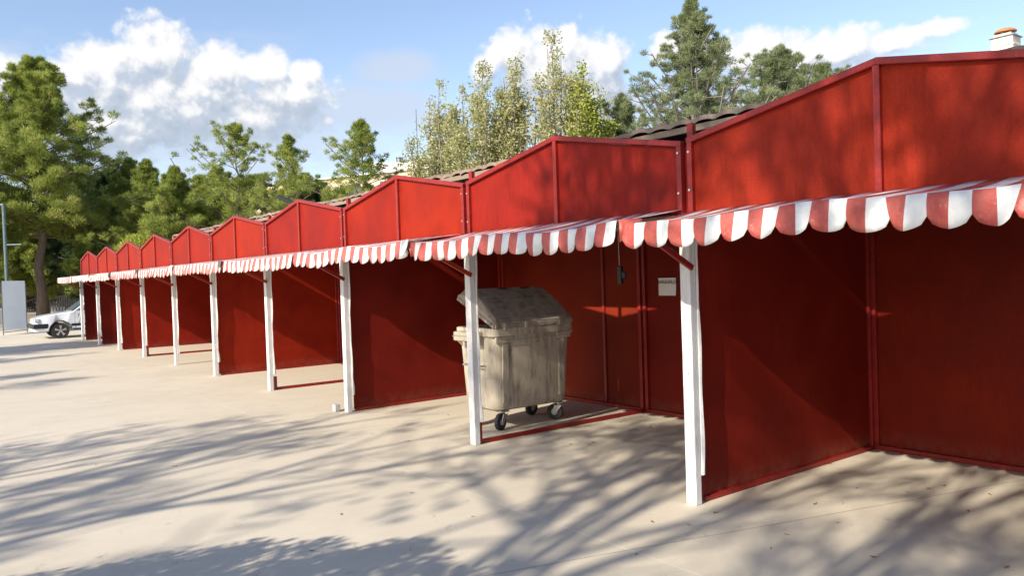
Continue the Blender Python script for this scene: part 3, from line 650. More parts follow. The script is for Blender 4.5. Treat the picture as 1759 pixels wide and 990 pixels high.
# fallen leaves
lf = MB(); nl = 7
for i in range(nl): a = i/(nl-1)*math.pi; lf.v += [(.03*math.cos(a)*-1, .011*math.sin(a), .004+.008*math.sin(a*2)), (.03*math.cos(a)*-1, -.011*math.sin(a), .006)]
lf.f = [(2*i, 2*i+1, 2*i+3, 2*i+2) for i in range(nl-1)]
leaf0 = lf.build('fallen_leaf', 'dry_leaf', None, fix=False); WL.pop('fallen_leaf')
spots = [(1595, 842), (1622, 837), (1230, 883), (1440, 901), (1352, 921), (1020, 762), (1012, 766), (1068, 726), (1082, 722), (1045, 780), (1024, 789),
         (586, 886), (1093, 955), (300, 803), (165, 800), (1700, 852), (1560, 848), (980, 765), (536, 949), (1118, 735), (700, 760), (770, 715), (640, 748), (1400, 868), (1500, 960)]
spots += [(random.uniform(600, 1750), random.uniform(790, 985)) for _ in range(9)]+[(random.uniform(1230, 1600), random.uniform(795, 870)) for _ in range(4)]
for i, s_ in enumerate(spots):
    o = leaf0 if i == 0 else leaf0.copy()
    if i: col.objects.link(o)
    p = onz(*s_); o.location = (p[0], p[1], .006); o.rotation_euler = (random.uniform(-.2, .2), random.uniform(-.2, .2), random.uniform(0, 6.28)); s = random.uniform(.4, .9); o.scale = (s, s, s)
    tag(o, 'small dry brown leaf lying on the pale concrete', 'leaf', 'dry leaves scattered on the concrete')

# ------------------------------------------------------------------ white parked car at the far end
cy0 = 27.15; NX = -1.18; CL = 3.95; CW = 1.60
car = empty('parked_car', (NX+CL/2, cy0+CW/2, 0), 'white hatchback parked nose left at the far end of the stalls', 'car')
def side(xr, z): return (NX+xr, z)
outline = [(.02, .26), (0, .40), (.03, .56), (.06, .70), (.30, .79), (.70, .85), (1.12, .90), (1.20, .92), (1.75, 1.33), (1.95, 1.39), (2.9, 1.38), (3.35, 1.27), (3.75, .92), (3.92, .85), (3.95, .45), (3.9, .26)]
def arch(cx_): return [(cx_+.33*math.cos(a), .27+.33*math.sin(a)) for a in [math.pi-math.pi*i/10 for i in range(11)]]
low = [(3.9, .24)]+[(x, z) for x, z in arch(3.15)[::-1]]+[(x, z) for x, z in arch(.79)[::-1]]+[(.02, .24)]
poly = outline+low[1:-1]
def tum(z): return 0 if z < .55 else (.05 if z < .9 else .05+.30*(z-.9))     # sides lean in towards the roof
import bmesh
bm = bmesh.new(); lay = []
for (yy, sgn, ins) in ((0, 1, 0), (CW, -1, 0)):
    lay.append([bm.verts.new((NX+x, cy0+yy+sgn*(tum(z)+(.10 if x < .08 else 0)), z)) for x, z in poly])
bm.faces.new(lay[0]); bm.faces.new(lay[1][::-1]); n_ = len(poly)
for i in range(n_): bm.faces.new((lay[0][i], lay[0][(i+1) % n_], lay[1][(i+1) % n_], lay[1][i]))
bmesh.ops.recalc_face_normals(bm, faces=bm.faces); bmesh.ops.triangulate(bm, faces=[f for f in bm.faces if len(f.verts) > 4])
off = WL['parked_car']; bmesh.ops.translate(bm, verts=bm.verts, vec=tuple(-off))
me = bpy.data.meshes.new('car_body'); bm.to_mesh(me); bm.free(); me.materials.append(M['car_paint'])
cb_ = bpy.data.objects.new('car_body', me); col.objects.link(cb_); cb_.parent = car; WL['car_body'] = off
md = cb_.modifiers.new('b', 'BEVEL'); md.width = .03; md.segments = 3; md.limit_method = 'ANGLE'; md.angle_limit = R_(28); cb_.data.shade_smooth()
e = cy0-.004
MB().prism([(NX+1.27, cy0+.047, .93), (NX+1.79, cy0+.150, 1.29), (NX+2.25, cy0+.157, 1.31), (NX+2.25, cy0+.047, .93)], (0, -.008, 0)).build('side_window', 'car_glass', car)
MB().prism([(NX+1.17, cy0+.16, .935), (NX+1.73, cy0+.26, 1.345), (NX+1.73, cy0+CW-.26, 1.345), (NX+1.17, cy0+CW-.16, .935)], (-.012, 0, .014)).build('windscreen', 'car_glass', car)
MB().box((NX+1.12, cy0-.006, .42), (NX+3.0, cy0+.01, .50), .004).box((NX-.02, cy0+.01, .37), (NX+.44, cy0+.4, .53), .02).box((NX-.03, cy0+.10, .37), (NX+.12, cy0+CW-.1, .53), .02).build('bumper_trim', 'car_trim', car)
ar = MB(); ar.tube([(NX+.79+.345*math.cos(a), cy0+.004, .27+.345*math.sin(a)) for a in [math.pi*i/12 for i in range(13)]], .016, 6); ar.build('wheel_arch_trim', 'car_trim', car)
MB().box((NX+1.16, cy0-.003, .28), (NX+3.0, cy0+.01, .34), .003).build('sill_trim', 'car_trim', car)
dr = MB(); dr.tube([(NX+1.24, cy0-.001, .34), (NX+1.23, cy0-.001, .55), (NX+1.25, cy0+.044, .92)], .005, 5); dr.tube([(NX+2.3, cy0-.001, .34), (NX+2.3, cy0-.001, .55), (NX+2.28, cy0+.044, .92)], .005, 5); dr.build('door_seam', 'car_trim', car)
MB().box((NX+.03, cy0+.06, .60), (NX+.19, cy0+.38, .72), .02).build('headlight', 'headlight', car)
MB().box((NX+1.42, cy0-.10, .93), (NX+1.52, cy0+.04, 1.03), .02).build('mirror', 'car_trim', car)
for wx_ in (.79, 3.15):
    for yy, sg in ((cy0+.02, -1), (cy0+CW-.02, 1)):
        X = NX+wx_; w0 = MB().tube([(X, yy, .275), (X, yy+sg*.02, .275), (X, yy-sg*.14, .275), (X, yy-sg*.16, .275)], [.235, .268, .268, .235], 28).build('wheel', 'rubber', car)
        rm_ = MB(); rm_.tube([(X, yy+sg*.004, .275), (X, yy+sg*.010, .275)], .185, 28); rm_.build('rim', 'car_trim', w0)
        sk = MB(); sk.tube([(X, yy+sg*.01, .275), (X, yy+sg*.028, .275)], .045, 12)
        for i in range(5):
            a = i*2*math.pi/5+.3; a2 = .24
            sk.prism([(X+.03*math.cos(a-a2*2), yy+sg*.013, .275+.03*math.sin(a-a2*2)), (X+.185*math.cos(a-a2), yy+sg*.013, .275+.185*math.sin(a-a2)), (X+.185*math.cos(a+a2), yy+sg*.013, .275+.185*math.sin(a+a2)), (X+.03*math.cos(a+a2*2), yy+sg*.013, .275+.03*math.sin(a+a2*2))], (0, sg*.01, 0))
        sk.build('spokes', 'alloy', w0)

# ------------------------------------------------------------------ things at the far left
a = onz(6, 577); b = onz(47, 572); top = 2.08; d = b-a
ad = empty('display_board', (a+b)/2, 'pale blank panel on a thin dark metal stand at the far left', 'display board')
def bp(t, z): return (a[0]+d[0]*t, a[1]+d[1]*t, z)
MB().prism([bp(.02, .22), bp(.96, .22), bp(.96, top), bp(.02, top)], (.02, .03, 0)).build('panel', 'board_sheet', ad)
MB().tube([bp(0, 0.006), bp(0, top-.1)], .018, 6).tube([bp(1, 0.006), bp(1, top-.1)], .018, 6).tube([bp(0, .12), bp(1, .12)], .015, 6).build('stand', 'steel_dark', ad)
p = at(12, 490, 37); 
lp = empty('steel_pole', (p[0], p[1], 0), 'thin green-grey steel pole with short side arms behind the pale panel', 'pole')
q = at(12, 352, 37); zt = q[2]; zm = at(12, 421, 37)[2]; rx = _r
MB().tube([(p[0], p[1], 0), (p[0], p[1], zt)], .075, 10).build('shaft', 'pole_paint', lp)
MB().tube([(p[0], p[1], zt), tuple(np.array([p[0], p[1], zt])-rx*.8)], .06, 8).build('arm', 'pole_paint', lp)
MB().tube([(p[0], p[1], zm), tuple(np.array([p[0], p[1], zm])+rx*.75)], .035, 8).build('arm', 'pole_paint', lp)
def line_pts(pxa, da, pxb, db):
    A = at(pxa, 497, da); B = at(pxb, 497, db); return np.array([A[0], A[1], 0]), np.array([B[0], B[1], 0])
A, B = line_pts(-160, 58, 260, 62)
fe = empty('dark_fence', (A+B)/2, 'dark slatted fence at the foot of the pines', 'fence')
d = (B-A); L_ = np.linalg.norm(d); d /= L_; fb = MB()
for i in range(int(L_/.16)):
    p = A+d*i*.16; fb.beam(p+[0, 0, .05], p+[0, 0, 1.15], .12, .03, up=(d[1], -d[0], 0))
fb.build('slats', 'fence_dark', fe)
MB().beam(A+[0, 0, 1.18], B+[0, 0, 1.18], .05, .06).beam(A+[0, 0, .3], B+[0, 0, .3], .05, .06).build('rail', 'fence_dark', fe)
A, B = line_pts(82, 50, 116, 50.5)
pt = empty('white_planter', (A+B)/2, 'low white slatted planter box beyond the car bonnet', 'planter'); d = (B-A)/np.linalg.norm(B-A); Lp = np.linalg.norm(B-A); m_ = MB()
for i in range(int(Lp/.17)): p = A+d*i*.17; m_.beam(p+[0, 0, 0], p+[0, 0, .55], .11, .05, up=(d[1], -d[0], 0))
m_.build('box', 'planter_white', pt)
MB().beam(A+[0, .3, .5], B+[0, .3, .5], .45, .1).build('soil_fill', 'soil', pt)
# low kiosk roof catching the sun behind the fence
A, B = line_pts(98, 66, 150, 66)
ko = empty('low_kiosk', (A+B)/2, 'low kiosk with a sunlit orange roof behind the dark fence', 'kiosk')
MB().prism([A+[0, 0, 1.2], B+[0, 0, 1.2], B+[0, 1.5, 1.75], A+[0, 1.5, 1.75]], (0, .05, .08)).build('roof', 'orange_roof', ko)
MB().prism([A+[.1, .3, 0], B+[-.1, .3, 0], B+[-.1, 1.4, 0], A+[.1, 1.4, 0]], (0, 0, 1.2)).build('wall', 'planter_white', ko)
A, B = line_pts(-60, 40, 5, 41)
lw = MB().beam(A+[0, 0, .4], B+[0, 0, .4], .25, .8, bev=.02).build('low_wall', 'stone_grey'); tag(lw, 'low grey concrete wall at the left edge behind the pale panel', 'wall')

# ------------------------------------------------------------------ far buildings
A = at(330, 327, 92); B = at(900, 273, 72.5); zt = 12.3
A = np.array([A[0], A[1], 0]); B = np.array([B[0], B[1], 0]); d = (B-A)/np.linalg.norm(B-A); nrm = np.array([d[1], -d[0], 0]); nrm = nrm if np.dot(nrm, A-CAM) > 0 else -nrm
fb_ = empty('apartment_building', (A+B)/2, 'long beige building with a white rooftop storey, beyond the pines', 'building')
MB().prism([A, B, B+nrm*12, A+nrm*12], (0, 0, zt)).build('wall', 'beige_render', fb_)
MB().prism([A-nrm*.25+[0, 0, zt], B-nrm*.25+[0, 0, zt], B+nrm*12.2+[0, 0, zt], A+nrm*12.2+[0, 0, zt]], (0, 0, .14)).build('cornice', 'white_render', fb_)
Lb = np.linalg.norm(B-A)
for fl_ in range(4):
    for i in range(int(Lb/4.2)):
        p = A+d*(1.6+i*4.2)-nrm*.04+[0, 0, 1.0+fl_*3.0]
        w0 = MB().prism([p, p+d*1.7, p+d*1.7+[0, 0, 1.5], p+[0, 0, 1.5]], tuple(nrm*.06-nrm*.02)).build('window', 'window_dark', fb_)
        MB().beam(p-[0, 0, .06]-nrm*.03, p+d*1.7-[0, 0, .06]-nrm*.03, .2, .09).build('sill', 'white_render', w0)
def roofpt(px, dd):  # point above the facade line seen at pixel px
    P0 = at(px, 280, 1)-CAM; M2 = np.array([[P0[0], -d[0]], [P0[1], -d[1]]]); s = np.linalg.solve(M2, (A+nrm*dd-CAM)[:2]); return np.array([CAM[0]+P0[0]*s[0], CAM[1]+P0[1]*s[0], zt+.14])
a1, b1 = roofpt(640, .5), roofpt(756, .5)
MB().prism([a1, b1, b1+[0, 0, .55], roofpt(735, .5)+[0, 0, 1.25], roofpt(700, .5)+[0, 0, .75], a1+[0, 0, 1.2]], tuple(nrm*6)).build('rooftop_storey', 'white_render', fb_)
tk = roofpt(687, 1.5)+[0, 0, .85]
wt = empty('water_tank', tk, 'dark round water tank on the white rooftop storey', 'water tank')
MB().tube([tk, tk+[0, 0, .55]], [.36, .36], 16).tube([tk+[0, 0, .6], tk+[0, 0, .66]], .38, 16).build('tank', 'tank_metal', wt)
tf = MB()
for i in range(6): a_ = i*math.pi/3; tf.tube([tk+[.39*math.cos(a_), .39*math.sin(a_), 0], tk+[.39*math.cos(a_), .39*math.sin(a_), .75]], .02, 5)
tf.build('cage', 'steel_dark', wt)
ds = roofpt(733, .2)+[0, 0, .62]; vw = (CAM-ds)/np.linalg.norm(CAM-ds); sd = np.cross(vw, [0, 0, 1]); sd /= np.linalg.norm(sd); upv = np.cross(sd, vw); dh = MB()
for i in range(5):
    for j in range(20): q = i/4; dh.v.append(tuple(ds+vw*(.12*q*q)-vw*.1+(sd*math.cos(j*math.pi/10)*.8+upv*math.sin(j*math.pi/10))*(.30*q+.004)*1.15))
for i in range(4):
    for j in range(20): dh.f.append((i*20+j, i*20+(j+1) % 20, i*20+20+(j+1) % 20, i*20+20+j))
sdh = empty('satellite_dish', ds, 'round pinkish satellite dish at the end of the white rooftop storey', 'satellite dish')
dh.build('reflector', 'dish', sdh, smooth=True, fix=False); MB().tube([ds-vw*.1, ds-vw*.15-[0, 0, .6]], .03, 6).build('mast', 'steel_dark', sdh)
p = at(718, 286, 60); q = at(717, 188, 60)
an = MB().tube([(p[0], p[1], 0), (p[0], p[1], q[2])], [.05, .02], 6).build('antenna_mast', 'steel_dark'); tag(an, 'thin tall mast standing left of the yellowish poplars', 'mast')

# ------------------------------------------------------------------ trees
def leafmesh(name, C, Rd, n, ln, wd, m, parent, out=.6, flat=.7, spiky=True, tintb=None, up=.25):
    """needle tufts or leaves: n small blades per clump centre, spread through its volume"""
    C = np.array(C); K = len(C); Rd = np.array(Rd) if hasattr(Rd, '__len__') else np.full(K, Rd)
    idx = np.repeat(np.arange(K), n); T = len(idx)
    u = rng.normal(size=(T, 3)); u /= np.linalg.norm(u, axis=1)[:, None]; rr = rng.random(T)**.45
    pos = C[idx]+u*(rr*Rd[idx])[:, None]*np.array([1, 1, flat])
    ax = rng.normal(size=(T, 3))*(1-out)+u*out+np.array([0, 0, up]); ax /= np.linalg.norm(ax, axis=1)[:, None]
    sd_ = np.cross(ax, rng.normal(size=(T, 3))); sd_ /= np.linalg.norm(sd_, axis=1)[:, None]
    l = ln*rng.uniform(.6, 1.3, T)[:, None]; w = wd*rng.uniform(.6, 1.3, T)[:, None]
    if spiky:
        V = np.stack([pos-sd_*w*.5, pos+sd_*w*.5, pos+ax*l], 1); k = 3
    else:
        V = np.stack([pos, pos+ax*l*.45+sd_*w*.5, pos+ax*l, pos+ax*l*.45-sd_*w*.5], 1); k = 4
    V = V.reshape(-1, 3)-WL[parent.name]
    me = bpy.data.meshes.new(name); me.vertices.add(T*k); me.vertices.foreach_set('co', V.astype(np.float32).ravel())
    me.loops.add(T*k); me.loops.foreach_set('vertex_index', np.arange(T*k, dtype=np.int32)); me.polygons.add(T)
    me.polygons.foreach_set('loop_start', np.arange(0, T*k, k, dtype=np.int32)); me.polygons.foreach_set('loop_total', np.full(T, k, dtype=np.int32))
    tb = rng.random(K) if tintb is None else np.array(tintb)
    tv = np.clip(tb[idx]*.75+rng.random(T)*.35-.05, 0, 1)
    at_ = me.attributes.new('tint', 'FLOAT', 'POINT'); at_.data.foreach_set('value', np.repeat(tv, k).astype(np.float32))
    me.update(); me.validate(); me.materials.append(M[m])
    o = bpy.data.objects.new(name, me); col.objects.link(o); o.parent = parent; return o
def curve(p, d, L, n, bend, wob, R=random):
    p = np.array(p, float); d = np.array(d, float); d /= np.linalg.norm(d); pts = [p]
    for i in range(n):
        d = d+np.array([R.uniform(-wob, wob), R.uniform(-wob, wob), R.uniform(-wob, wob)+bend]); d /= np.linalg.norm(d); pts.append(pts[-1]+d*L/n)
    return pts
def conifer(px, depth, ytop, label, crown_base=.25, width=.25, m='pine_needles', nb=60, clump=.55, blades=90, ln=.22, wd=.05, prof=None, bark='bark', trunk_r=None, seed=1,
            rise=.15, name='pine_tree', group='pines and conifers beyond the stalls', lean=0., per=4, top_clump=True, gx=None, jitter=.2, flat=.65, minr=.15):
    R = random.Random(seed)
    t = at(px, ytop, depth); H = t[2]; base = np.array([t[0], t[1], 0]) if gx is None else gx
    e = empty(name, base, label, 'tree', group)
    tr = trunk_r or H*.022; pts = []; n = 10; lx, ly = _r[0]*lean*H, _r[1]*lean*H
    for i in range(n+1):
        q = i/n; pts.append(base+np.array([lx*(1-q)*-1*q*2+R.uniform(-1, 1)*.012*H*(0 < q < 1), ly*(1-q)*-1*q*2+R.uniform(-1, 1)*.012*H*(0 < q < 1), H*.97*q]))
    tb = MB(); tb.tube(pts, [tr*(1-.93*(i/n)) * (1.35 if i == 0 else 1) for i in range(n+1)], 9)
    def trunk_at(q): f_ = q*n; i = min(int(f_), n-1); return pts[i]+(pts[i+1]-pts[i])*(f_-i)
    prof = prof or (lambda q: (1-q)**.8*(.35+.65*min(1, q*5)))
    C = []; Rd = []; Wd = width*H
    for b in range(nb):
        q = (b+R.random())/nb; z = crown_base+(1-crown_base)*q*.97
        L = Wd*max(prof(q), 0)*R.uniform(1-jitter*2, 1+jitter)
        if L < minr: L = minr
        a = b*2.399+R.uniform(-.5, .5)
        s = trunk_at(z/.97*.97 if z < .97 else .97)
        bp_ = curve(s, (math.cos(a), math.sin(a), rise+R.uniform(-.15, .15)+.5*q), L, 5, .05, .12, R)
        tb.tube(bp_, [max(.012, tr*.32*(1-z)*(1-.8*i/5)+.012) for i in range(6)], 5, cap=False)
        per2 = per*2
        for i in range(per2):
            f_ = .30+.70*(i+R.random())/per2; k = min(int(f_*5), 4); c = bp_[k]+(bp_[k+1]-bp_[k])*(f_*5-k)
            sp = L*.27*(1.15-.8*f_)
            tip = c+np.array([R.uniform(-sp, sp), R.uniform(-sp, sp), R.uniform(-.15, .55)*clump])
            if i % 2: tb.tube([c, tip], [.015, .006], 3, cap=False)
            C.append(tip); Rd.append(clump*R.uniform(.35, .80)*(1.05-.40*f_)*(1-.5*q))
    if top_clump:
        for i in range(3): C.append(trunk_at(.93+.03*i)); Rd.append(clump*.4)
    tb.build('trunk', bark, e, smooth=True)
    leafmesh('crown', C, Rd, int(blades*.85), ln*.78, wd*.62, m, e, flat=flat, up=.45)
    return e
def broadleaf(base, H, label, name='broadleaf_tree', m='shade_leaves', spread=.45, levels=4, seed=3, blades=26, clump=.5, ls=.13, tr=.2, first=.3, lean=(0, 0), group=None, bark='bark', keep=1., nfork=(3, 4), splay=.75, cat='tree'):
    R = random.Random(seed); base = np.array(base, float); e = empty(name, base, label, cat, group); tb = MB(); C = []
    def grow(p, d, L, r, lev):
        pts = curve(p, d, L, 5, .02, .10, R); tb.tube(pts, [r*(1-.35*i/5) for i in range(6)], 7 if lev < 2 else 4, cap=False)
        if lev >= levels:
            for q in (2, 3, 4, 5):
                if R.random() < keep: C.append(pts[q]+np.array([R.uniform(-.2, .2) for _ in range(3)]))
            return
        if lev >= levels-3 and lev >= 2:
            for q in (2, 4):
                if R.random() < keep*1.6: C.append(pts[q]+np.array([R.uniform(-.45, .45) for _ in range(3)]))
        nk = R.randint(*nfork); a0 = R.uniform(0, 6.28)
        for i in range(nk):
            dd = pts[-1]-pts[-2]; dd /= np.linalg.norm(dd); a = a0+i*6.28/nk+R.uniform(-.4, .4)
            x = np.cross(dd, [0, 0, 1.]) if abs(dd[2]) < .95 else np.array([1., 0, 0]); x /= np.linalg.norm(x); y = np.cross(dd, x)
            s = splay*R.uniform(.55, 1.15) if i or lev == 0 else splay*.3
            nd = dd*math.cos(s)+(x*math.cos(a)+y*math.sin(a))*math.sin(s); src = pts[-1] if i < 2 else pts[R.choice((3, 4))]
            grow(src, nd, L*R.uniform(.62, .86), r*.62, lev+1)
    grow(base, (lean[0], lean[1], 1), H*first, tr, 0)
    tb.build('trunk', bark, e, smooth=True)
    print('TREE', label, len(C), np.array(C).min(0), np.array(C).max(0)) if 0 else None
    leafmesh('crown', C, [clump*R.uniform(.6, 1.2) for _ in C], blades, ls, ls*.6, m, e, out=.3, flat=.8, spiky=False, up=0)
    return e
def poplar(px, depth, ytop, label, stems=5, halfw=30, leaf='poplar_leaves', seed=1, fill=1., ybot=300, name='poplar_tree', bare=0):
    R = random.Random(seed); c = at(px, ytop, depth); e = empty(name, (c[0], c[1], 0), label, 'tree', 'poplars behind the stalls'); H = c[2]; mp_ = depth/FPX; C = []; tb = MB(); Rd = []
    base = np.array([c[0], c[1], 0]); tb.tube([base, base+[0, 0, H*.3], base+[.05, .03, H*.5]], [.16, .13, .07], 8)
    for s in range(stems+bare):
        f_ = 0 if s == 0 else R.uniform(-1, 1); g_ = R.uniform(-.6, .6); h = H*(1 if s == 0 else R.uniform(.80, .99)-.13*abs(f_))
        top = np.array([c[0]+_r[0]*f_*halfw*mp_+cF[0]*g_*halfw*mp_, c[1]+_r[1]*f_*halfw*mp_+cF[1]*g_*halfw*mp_, h])
        st_ = base+[0, 0, H*R.uniform(.15, .4)]; mid = st_*.45+top*.55+np.array([f_*.12, 0, -.1]); pts = []
        for i in range(9):
            q = i/8; pts.append((1-q)**2*st_+2*q*(1-q)*(mid*1.0+(top-st_)*[.35, .35, 0])+q*q*top+np.array([R.uniform(-.04, .04), R.uniform(-.04, .04), 0]))
        tb.tube(pts, [.045*(1-q/8.6)+.004 for q in range(9)], 5, cap=False)
        nleaf = int(56*fill)
        for i in range(nleaf if s < stems else 3):
            q = R.uniform(.12, 1.0); k = min(int(q*8), 7); p_ = pts[k]+(pts[k+1]-pts[k])*(q*8-k); rr = .62*(1.05-q*.8)
            a_ = R.uniform(0, 6.28); tip = p_+np.array([math.cos(a_)*rr, math.sin(a_)*rr, rr*1.1])*R.uniform(.2, 1)
            if R.random() < .5: tb.tube([p_-[0, 0, .12], tip], [.008, .003], 3, cap=False)
            C.append(tip); Rd.append(R.uniform(.14, .38)*(1.25-.75*q))
    tb.build('trunk', 'bark_grey', e, smooth=True)
    leafmesh('crown', C, Rd, 21, .075, .055, leaf, e, out=.3, flat=1.2, spiky=False, up=-.2)
    return e
# big pine at the left, standing on its own
gb = onz(75, 545); gb[2] = 0; dbig = float(np.dot(gb-CAM, cF))
conifer(84, dbig, 96, 'tall pine with a bare lower trunk, left of the car', crown_base=.31, width=.285, nb=120, clump=.95, blades=230, ln=.30, wd=.06, per=5, seed=4, gx=gb, trunk_r=.31, jitter=.3, rise=.1,
        prof=lambda q: (.62+.38*math.sin(min(q*2.2, 1)*1.57) if q < .5 else 1.)*(1-max(0, q-.35)/.65)**.75+.05)
conifer(186, 57, 292, 'dense dark pine just right of the tall pine', .04, .45, 'dark_needles', 90, .9, 230, .28, .07, seed=5, prof=lambda q: (1-q)**.55)
conifer(15, 62, 330, 'dark tree behind the steel pole', .02, .40, 'dark_needles', 80, 1.0, 220, .30, .08, seed=6, prof=lambda q: (1-q)**.5)
conifer(110, 66, 345, 'dark tree directly behind the tall pine trunk', .02, .50, 'dark_needles', 90, 1.0, 220, .30, .08, seed=7, prof=lambda q: (1-q)**.5)
conifer(28, 52, 350, 'bright green young pine behind the pale panel', .12, .33, 'pine_needles', 70, .7, 170, .26, .06, seed=8, prof=lambda q: (1-q)**.6)
conifer(142, 50, 392, 'small bright pine between the tall pine and the last stall', .3, .28, 'pine_needles', 40, .6, 170, .24, .06, seed=9)
conifer(-60, 46, 240, 'pine at the left edge of the photo', .2, .30, 'pine_needles', 80, .8, 170, .26, .06, seed=10)
conifer(250, 50, 272, 'light green pine above the leftmost stalls', .1, .40, 'pine_needles', 90, .75, 170, .26, .055, seed=11, jitter=.35, prof=lambda q: 1.1*(1-q)**.85)
conifer(300, 46, 283, 'light green pine right of the yellow-green shrub', .08, .44, 'pine_needles', 90, .7, 170, .25, .055, seed=12, jitter=.35, prof=lambda q: 1.1*(1-q)**.85)
conifer(345, 52, 300, 'low pine between the light green pines and the sparse pine', .1, .45, 'pine_needles', 80, .7, 150, .25, .055, seed=13, prof=lambda q: (1-q)**.65)
conifer(404, 44, 203, 'tall sparse pine with open twiggy top above the gables', .2, .42, 'pine_needles', 60, .55, 110, .22, .045, seed=14, jitter=.42, trunk_r=.11, per=3, prof=lambda q: 1.25*(1-q)**.75)
conifer(492, 42, 226, 'thin pine with bare stem and small tufts, right of the sparse pine', .35, .32, 'pine_needles', 46, .55, 110, .22, .045, seed=15, jitter=.42, trunk_r=.10, per=3, prof=lambda q: 1.3*(1-q)**.8)
conifer(540, 47, 318, 'low dark green tree in front of the beige building', .1, .40, 'dark_needles', 50, .6, 160, .22, .05, seed=16, prof=lambda q: (1-q)**.5)
conifer(430, 48, 305, 'bushy green pine filling in under the sparse pine', .08, .55, 'pine_needles', 80, .65, 150, .24, .05, seed=17, prof=lambda q: (1-q)**.5)
conifer(620, 38, 198, 'loose pine standing in front of the beige building', .2, .40, 'pine_needles', 84, .5, 120, .20, .04, seed=18, jitter=.42, trunk_r=.11, per=3, prof=lambda q: 1.15*(1-q)**.8)
conifer(1186, 20, -22, 'tall grey-green conifer behind the second gable from the right', .1, .52, 'grey_needles', 150, .32, 150, .11, .022, seed=19, jitter=.27, trunk_r=.10, bark='bark_grey', prof=lambda q: (1-q)**.95, rise=.45, per=5)
conifer(1068, 22, 150, 'lower grey-green conifer left of the tall one', .1, .52, 'grey_needles', 60, .30, 110, .11, .022, seed=20, per=7, jitter=.25, trunk_r=.07, bark='bark_grey', rise=.5)
conifer(1336, 27, 66, 'light green conifer behind the nearest gable', .1, .58, 'grey_needles', 90, .42, 130, .14, .03, seed=21, per=8, jitter=.22, bark='bark_grey', prof=lambda q: (1-q)**.75, rise=.35)
conifer(1412, 30, 98, 'farther light green conifer just right of its neighbour', .1, .50, 'grey_needles', 80, .45, 120, .15, .03, seed=22, per=8, jitter=.22, bark='bark_grey', prof=lambda q: (1-q)**.75, rise=.35)
conifer(222, 54, 268, 'pine whose rounded top shows just right of the dense dark pine', .05, .42, 'pine_needles', 80, .75, 170, .26, .055, seed=71, jitter=.3, prof=lambda q: (1-q)**.65)
conifer(372, 50, 282, 'green pine left of the tall sparse pine stem', .05, .42, 'pine_needles', 80, .7, 170, .26, .055, seed=73, jitter=.3, prof=lambda q: (1-q)**.6)
conifer(522, 50, 296, 'low rounded pine right of the thin bare-stemmed pine', .05, .44, 'pine_needles', 70, .6, 150, .22, .05, seed=75, jitter=.3, prof=lambda q: (1-q)**.5)
conifer(580, 46, 322, 'lowest green tree left of the loose pine', .05, .46, 'pine_needles', 60, .55, 140, .20, .05, seed=76, jitter=.3, prof=lambda q: (1-q)**.5)
poplar(738, 24, 172, 'shortest poplar at the left end of the poplars, next to the thin mast', 8, 44, seed=36, fill=.8)
poplar(792, 24, 140, 'poplar between the leftmost one and the fullest one', 8, 46, seed=37, fill=1.0, bare=3)
poplar(1030, 24, 150, 'low loose poplar between the yellow-green one and the grey-green conifers', 8, 46, seed=38, fill=.8)
poplar(755, 23, 150, 'leftmost poplar with sparse yellowish leaves', 8, 50, seed=31, fill=1.0)
poplar(830, 22, 122, 'fullest poplar with dull olive leaves', 12, 58, seed=32, fill=1.35)
poplar(885, 22, 100, 'poplar with bare upright twigs at its top', 9, 46, seed=33, fill=1.1, bare=6)
poplar(948, 21, 62, 'tallest slim poplar of the group', 8, 44, seed=34, fill=1.0, bare=3)
poplar(1000, 21, 118, 'yellow-green poplar at the right end of the poplars', 10, 46, 'yellow_leaves', seed=35, fill=1.2, bare=2)
# round yellow-green shrub
c = at(236, 400, 37); sb = empty('round_shrub', (c[0], c[1], 0), 'round yellow-green shrub just above the far gables', 'shrub')
C = []; Hs = c[2]-.1
for i in range(260):
    u = rng.normal(size=3); u /= np.linalg.norm(u); u[2] = abs(u[2]); rr = rng.random()**.3; C.append(np.array([c[0], c[1], Hs-1.6])+u*np.array([1.05, 1.05, 1.5])*rr)
leafmesh('crown', C, .30, 90, .11, .06, 'yellow_leaves', sb, spiky=False)
MB().tube([(c[0], c[1], 0), (c[0], c[1], Hs-1.3)], [.10, .07], 8).build('trunk', 'bark', sb)
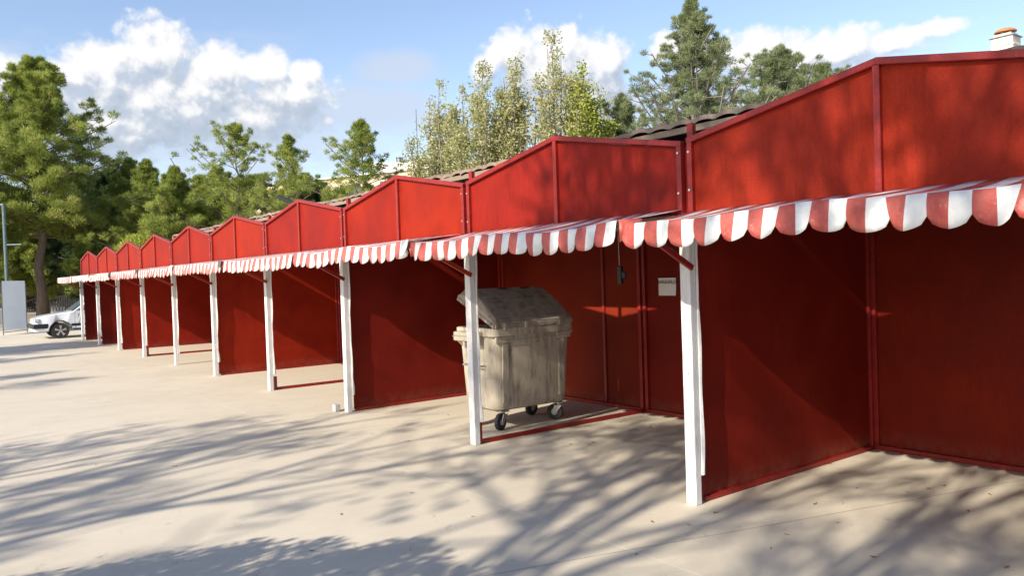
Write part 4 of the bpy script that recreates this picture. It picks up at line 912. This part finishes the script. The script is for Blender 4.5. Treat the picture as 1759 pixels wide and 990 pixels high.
# hedge band far behind the trees
for i, (px, dd, yt) in enumerate([(-300, 75, 300), (-150, 78, 330), (60, 82, 360), (230, 80, 345), (330, 78, 352), (180, 88, 330)]):
    conifer(px, dd, yt, ['dark tree far beyond the left edge', 'dark tree beyond the pine at the left edge', 'far dark tree seen left of the tall pine trunk', 'far dark tree behind the light green pines', 'far dark tree left of the sparse pine', 'farthest dark tree behind the dense dark pine'][i],
            .0, .5, 'dark_needles', 70, 1.3, 150, .4, .12, seed=60+i, prof=lambda q: (1-q)**.4)
# trees to the left of the camera, whose shadows fall over the yard
SG = 'broadleaf trees left of the camera'
KW = dict(blades=26, clump=.34, ls=.13, group=SG, splay=.74)
broadleaf((-14.0, .3, 0), 13, 'broad tree left of the camera casting the dappled shade', seed=5, tr=.20, first=.24, keep=.055, levels=5, nfork=(2, 4), **KW)
broadleaf((-12.2, -3.0, 0), 14, 'second broad tree left of the camera nearer the gable end', seed=21, tr=.19, first=.26, keep=.095, levels=5, nfork=(3, 4), **KW)
broadleaf((-10.4, -2.5, 0), 11.5, 'slim tree between the two broad trees left of the camera', seed=33, tr=.10, first=.30, keep=.085, levels=5, nfork=(3, 4), blades=26, clump=.34, ls=.13, group=SG, splay=.5)
broadleaf((-18, 11.0, 0), 10.5, 'farther broad tree shading the far part of the yard', seed=12, tr=.12, first=.26, keep=.6, levels=5, nfork=(2, 4), **KW)
broadleaf((-17, 20, 0), 12, 'broad tree shading the far end of the row', seed=14, tr=.14, first=.26, keep=.8, levels=5, nfork=(2, 4), **KW)
# unseen bush shape by the camera, added to cast the near left shadow
C = []
for i in range(700):
    u = rng.normal(size=3); u /= np.linalg.norm(u); rr = rng.random()**.25; C.append(np.array([-6.6, -.25, 1.35])+u*np.array([1.5, 1.5, 1.15])*rr)
bs = empty('shadow_bush', (-6.6, -.25, 0), 'bush shape added out of view left of the camera to shade the near left ground', 'bush')
leafmesh('crown', C, .16, 75, .06, .045, 'shade_leaves', bs, spiky=False); MB().tube([(-6.6, -.25, 0), (-6.6, -.25, .8)], .06, 8).build('trunk', 'bark', bs)
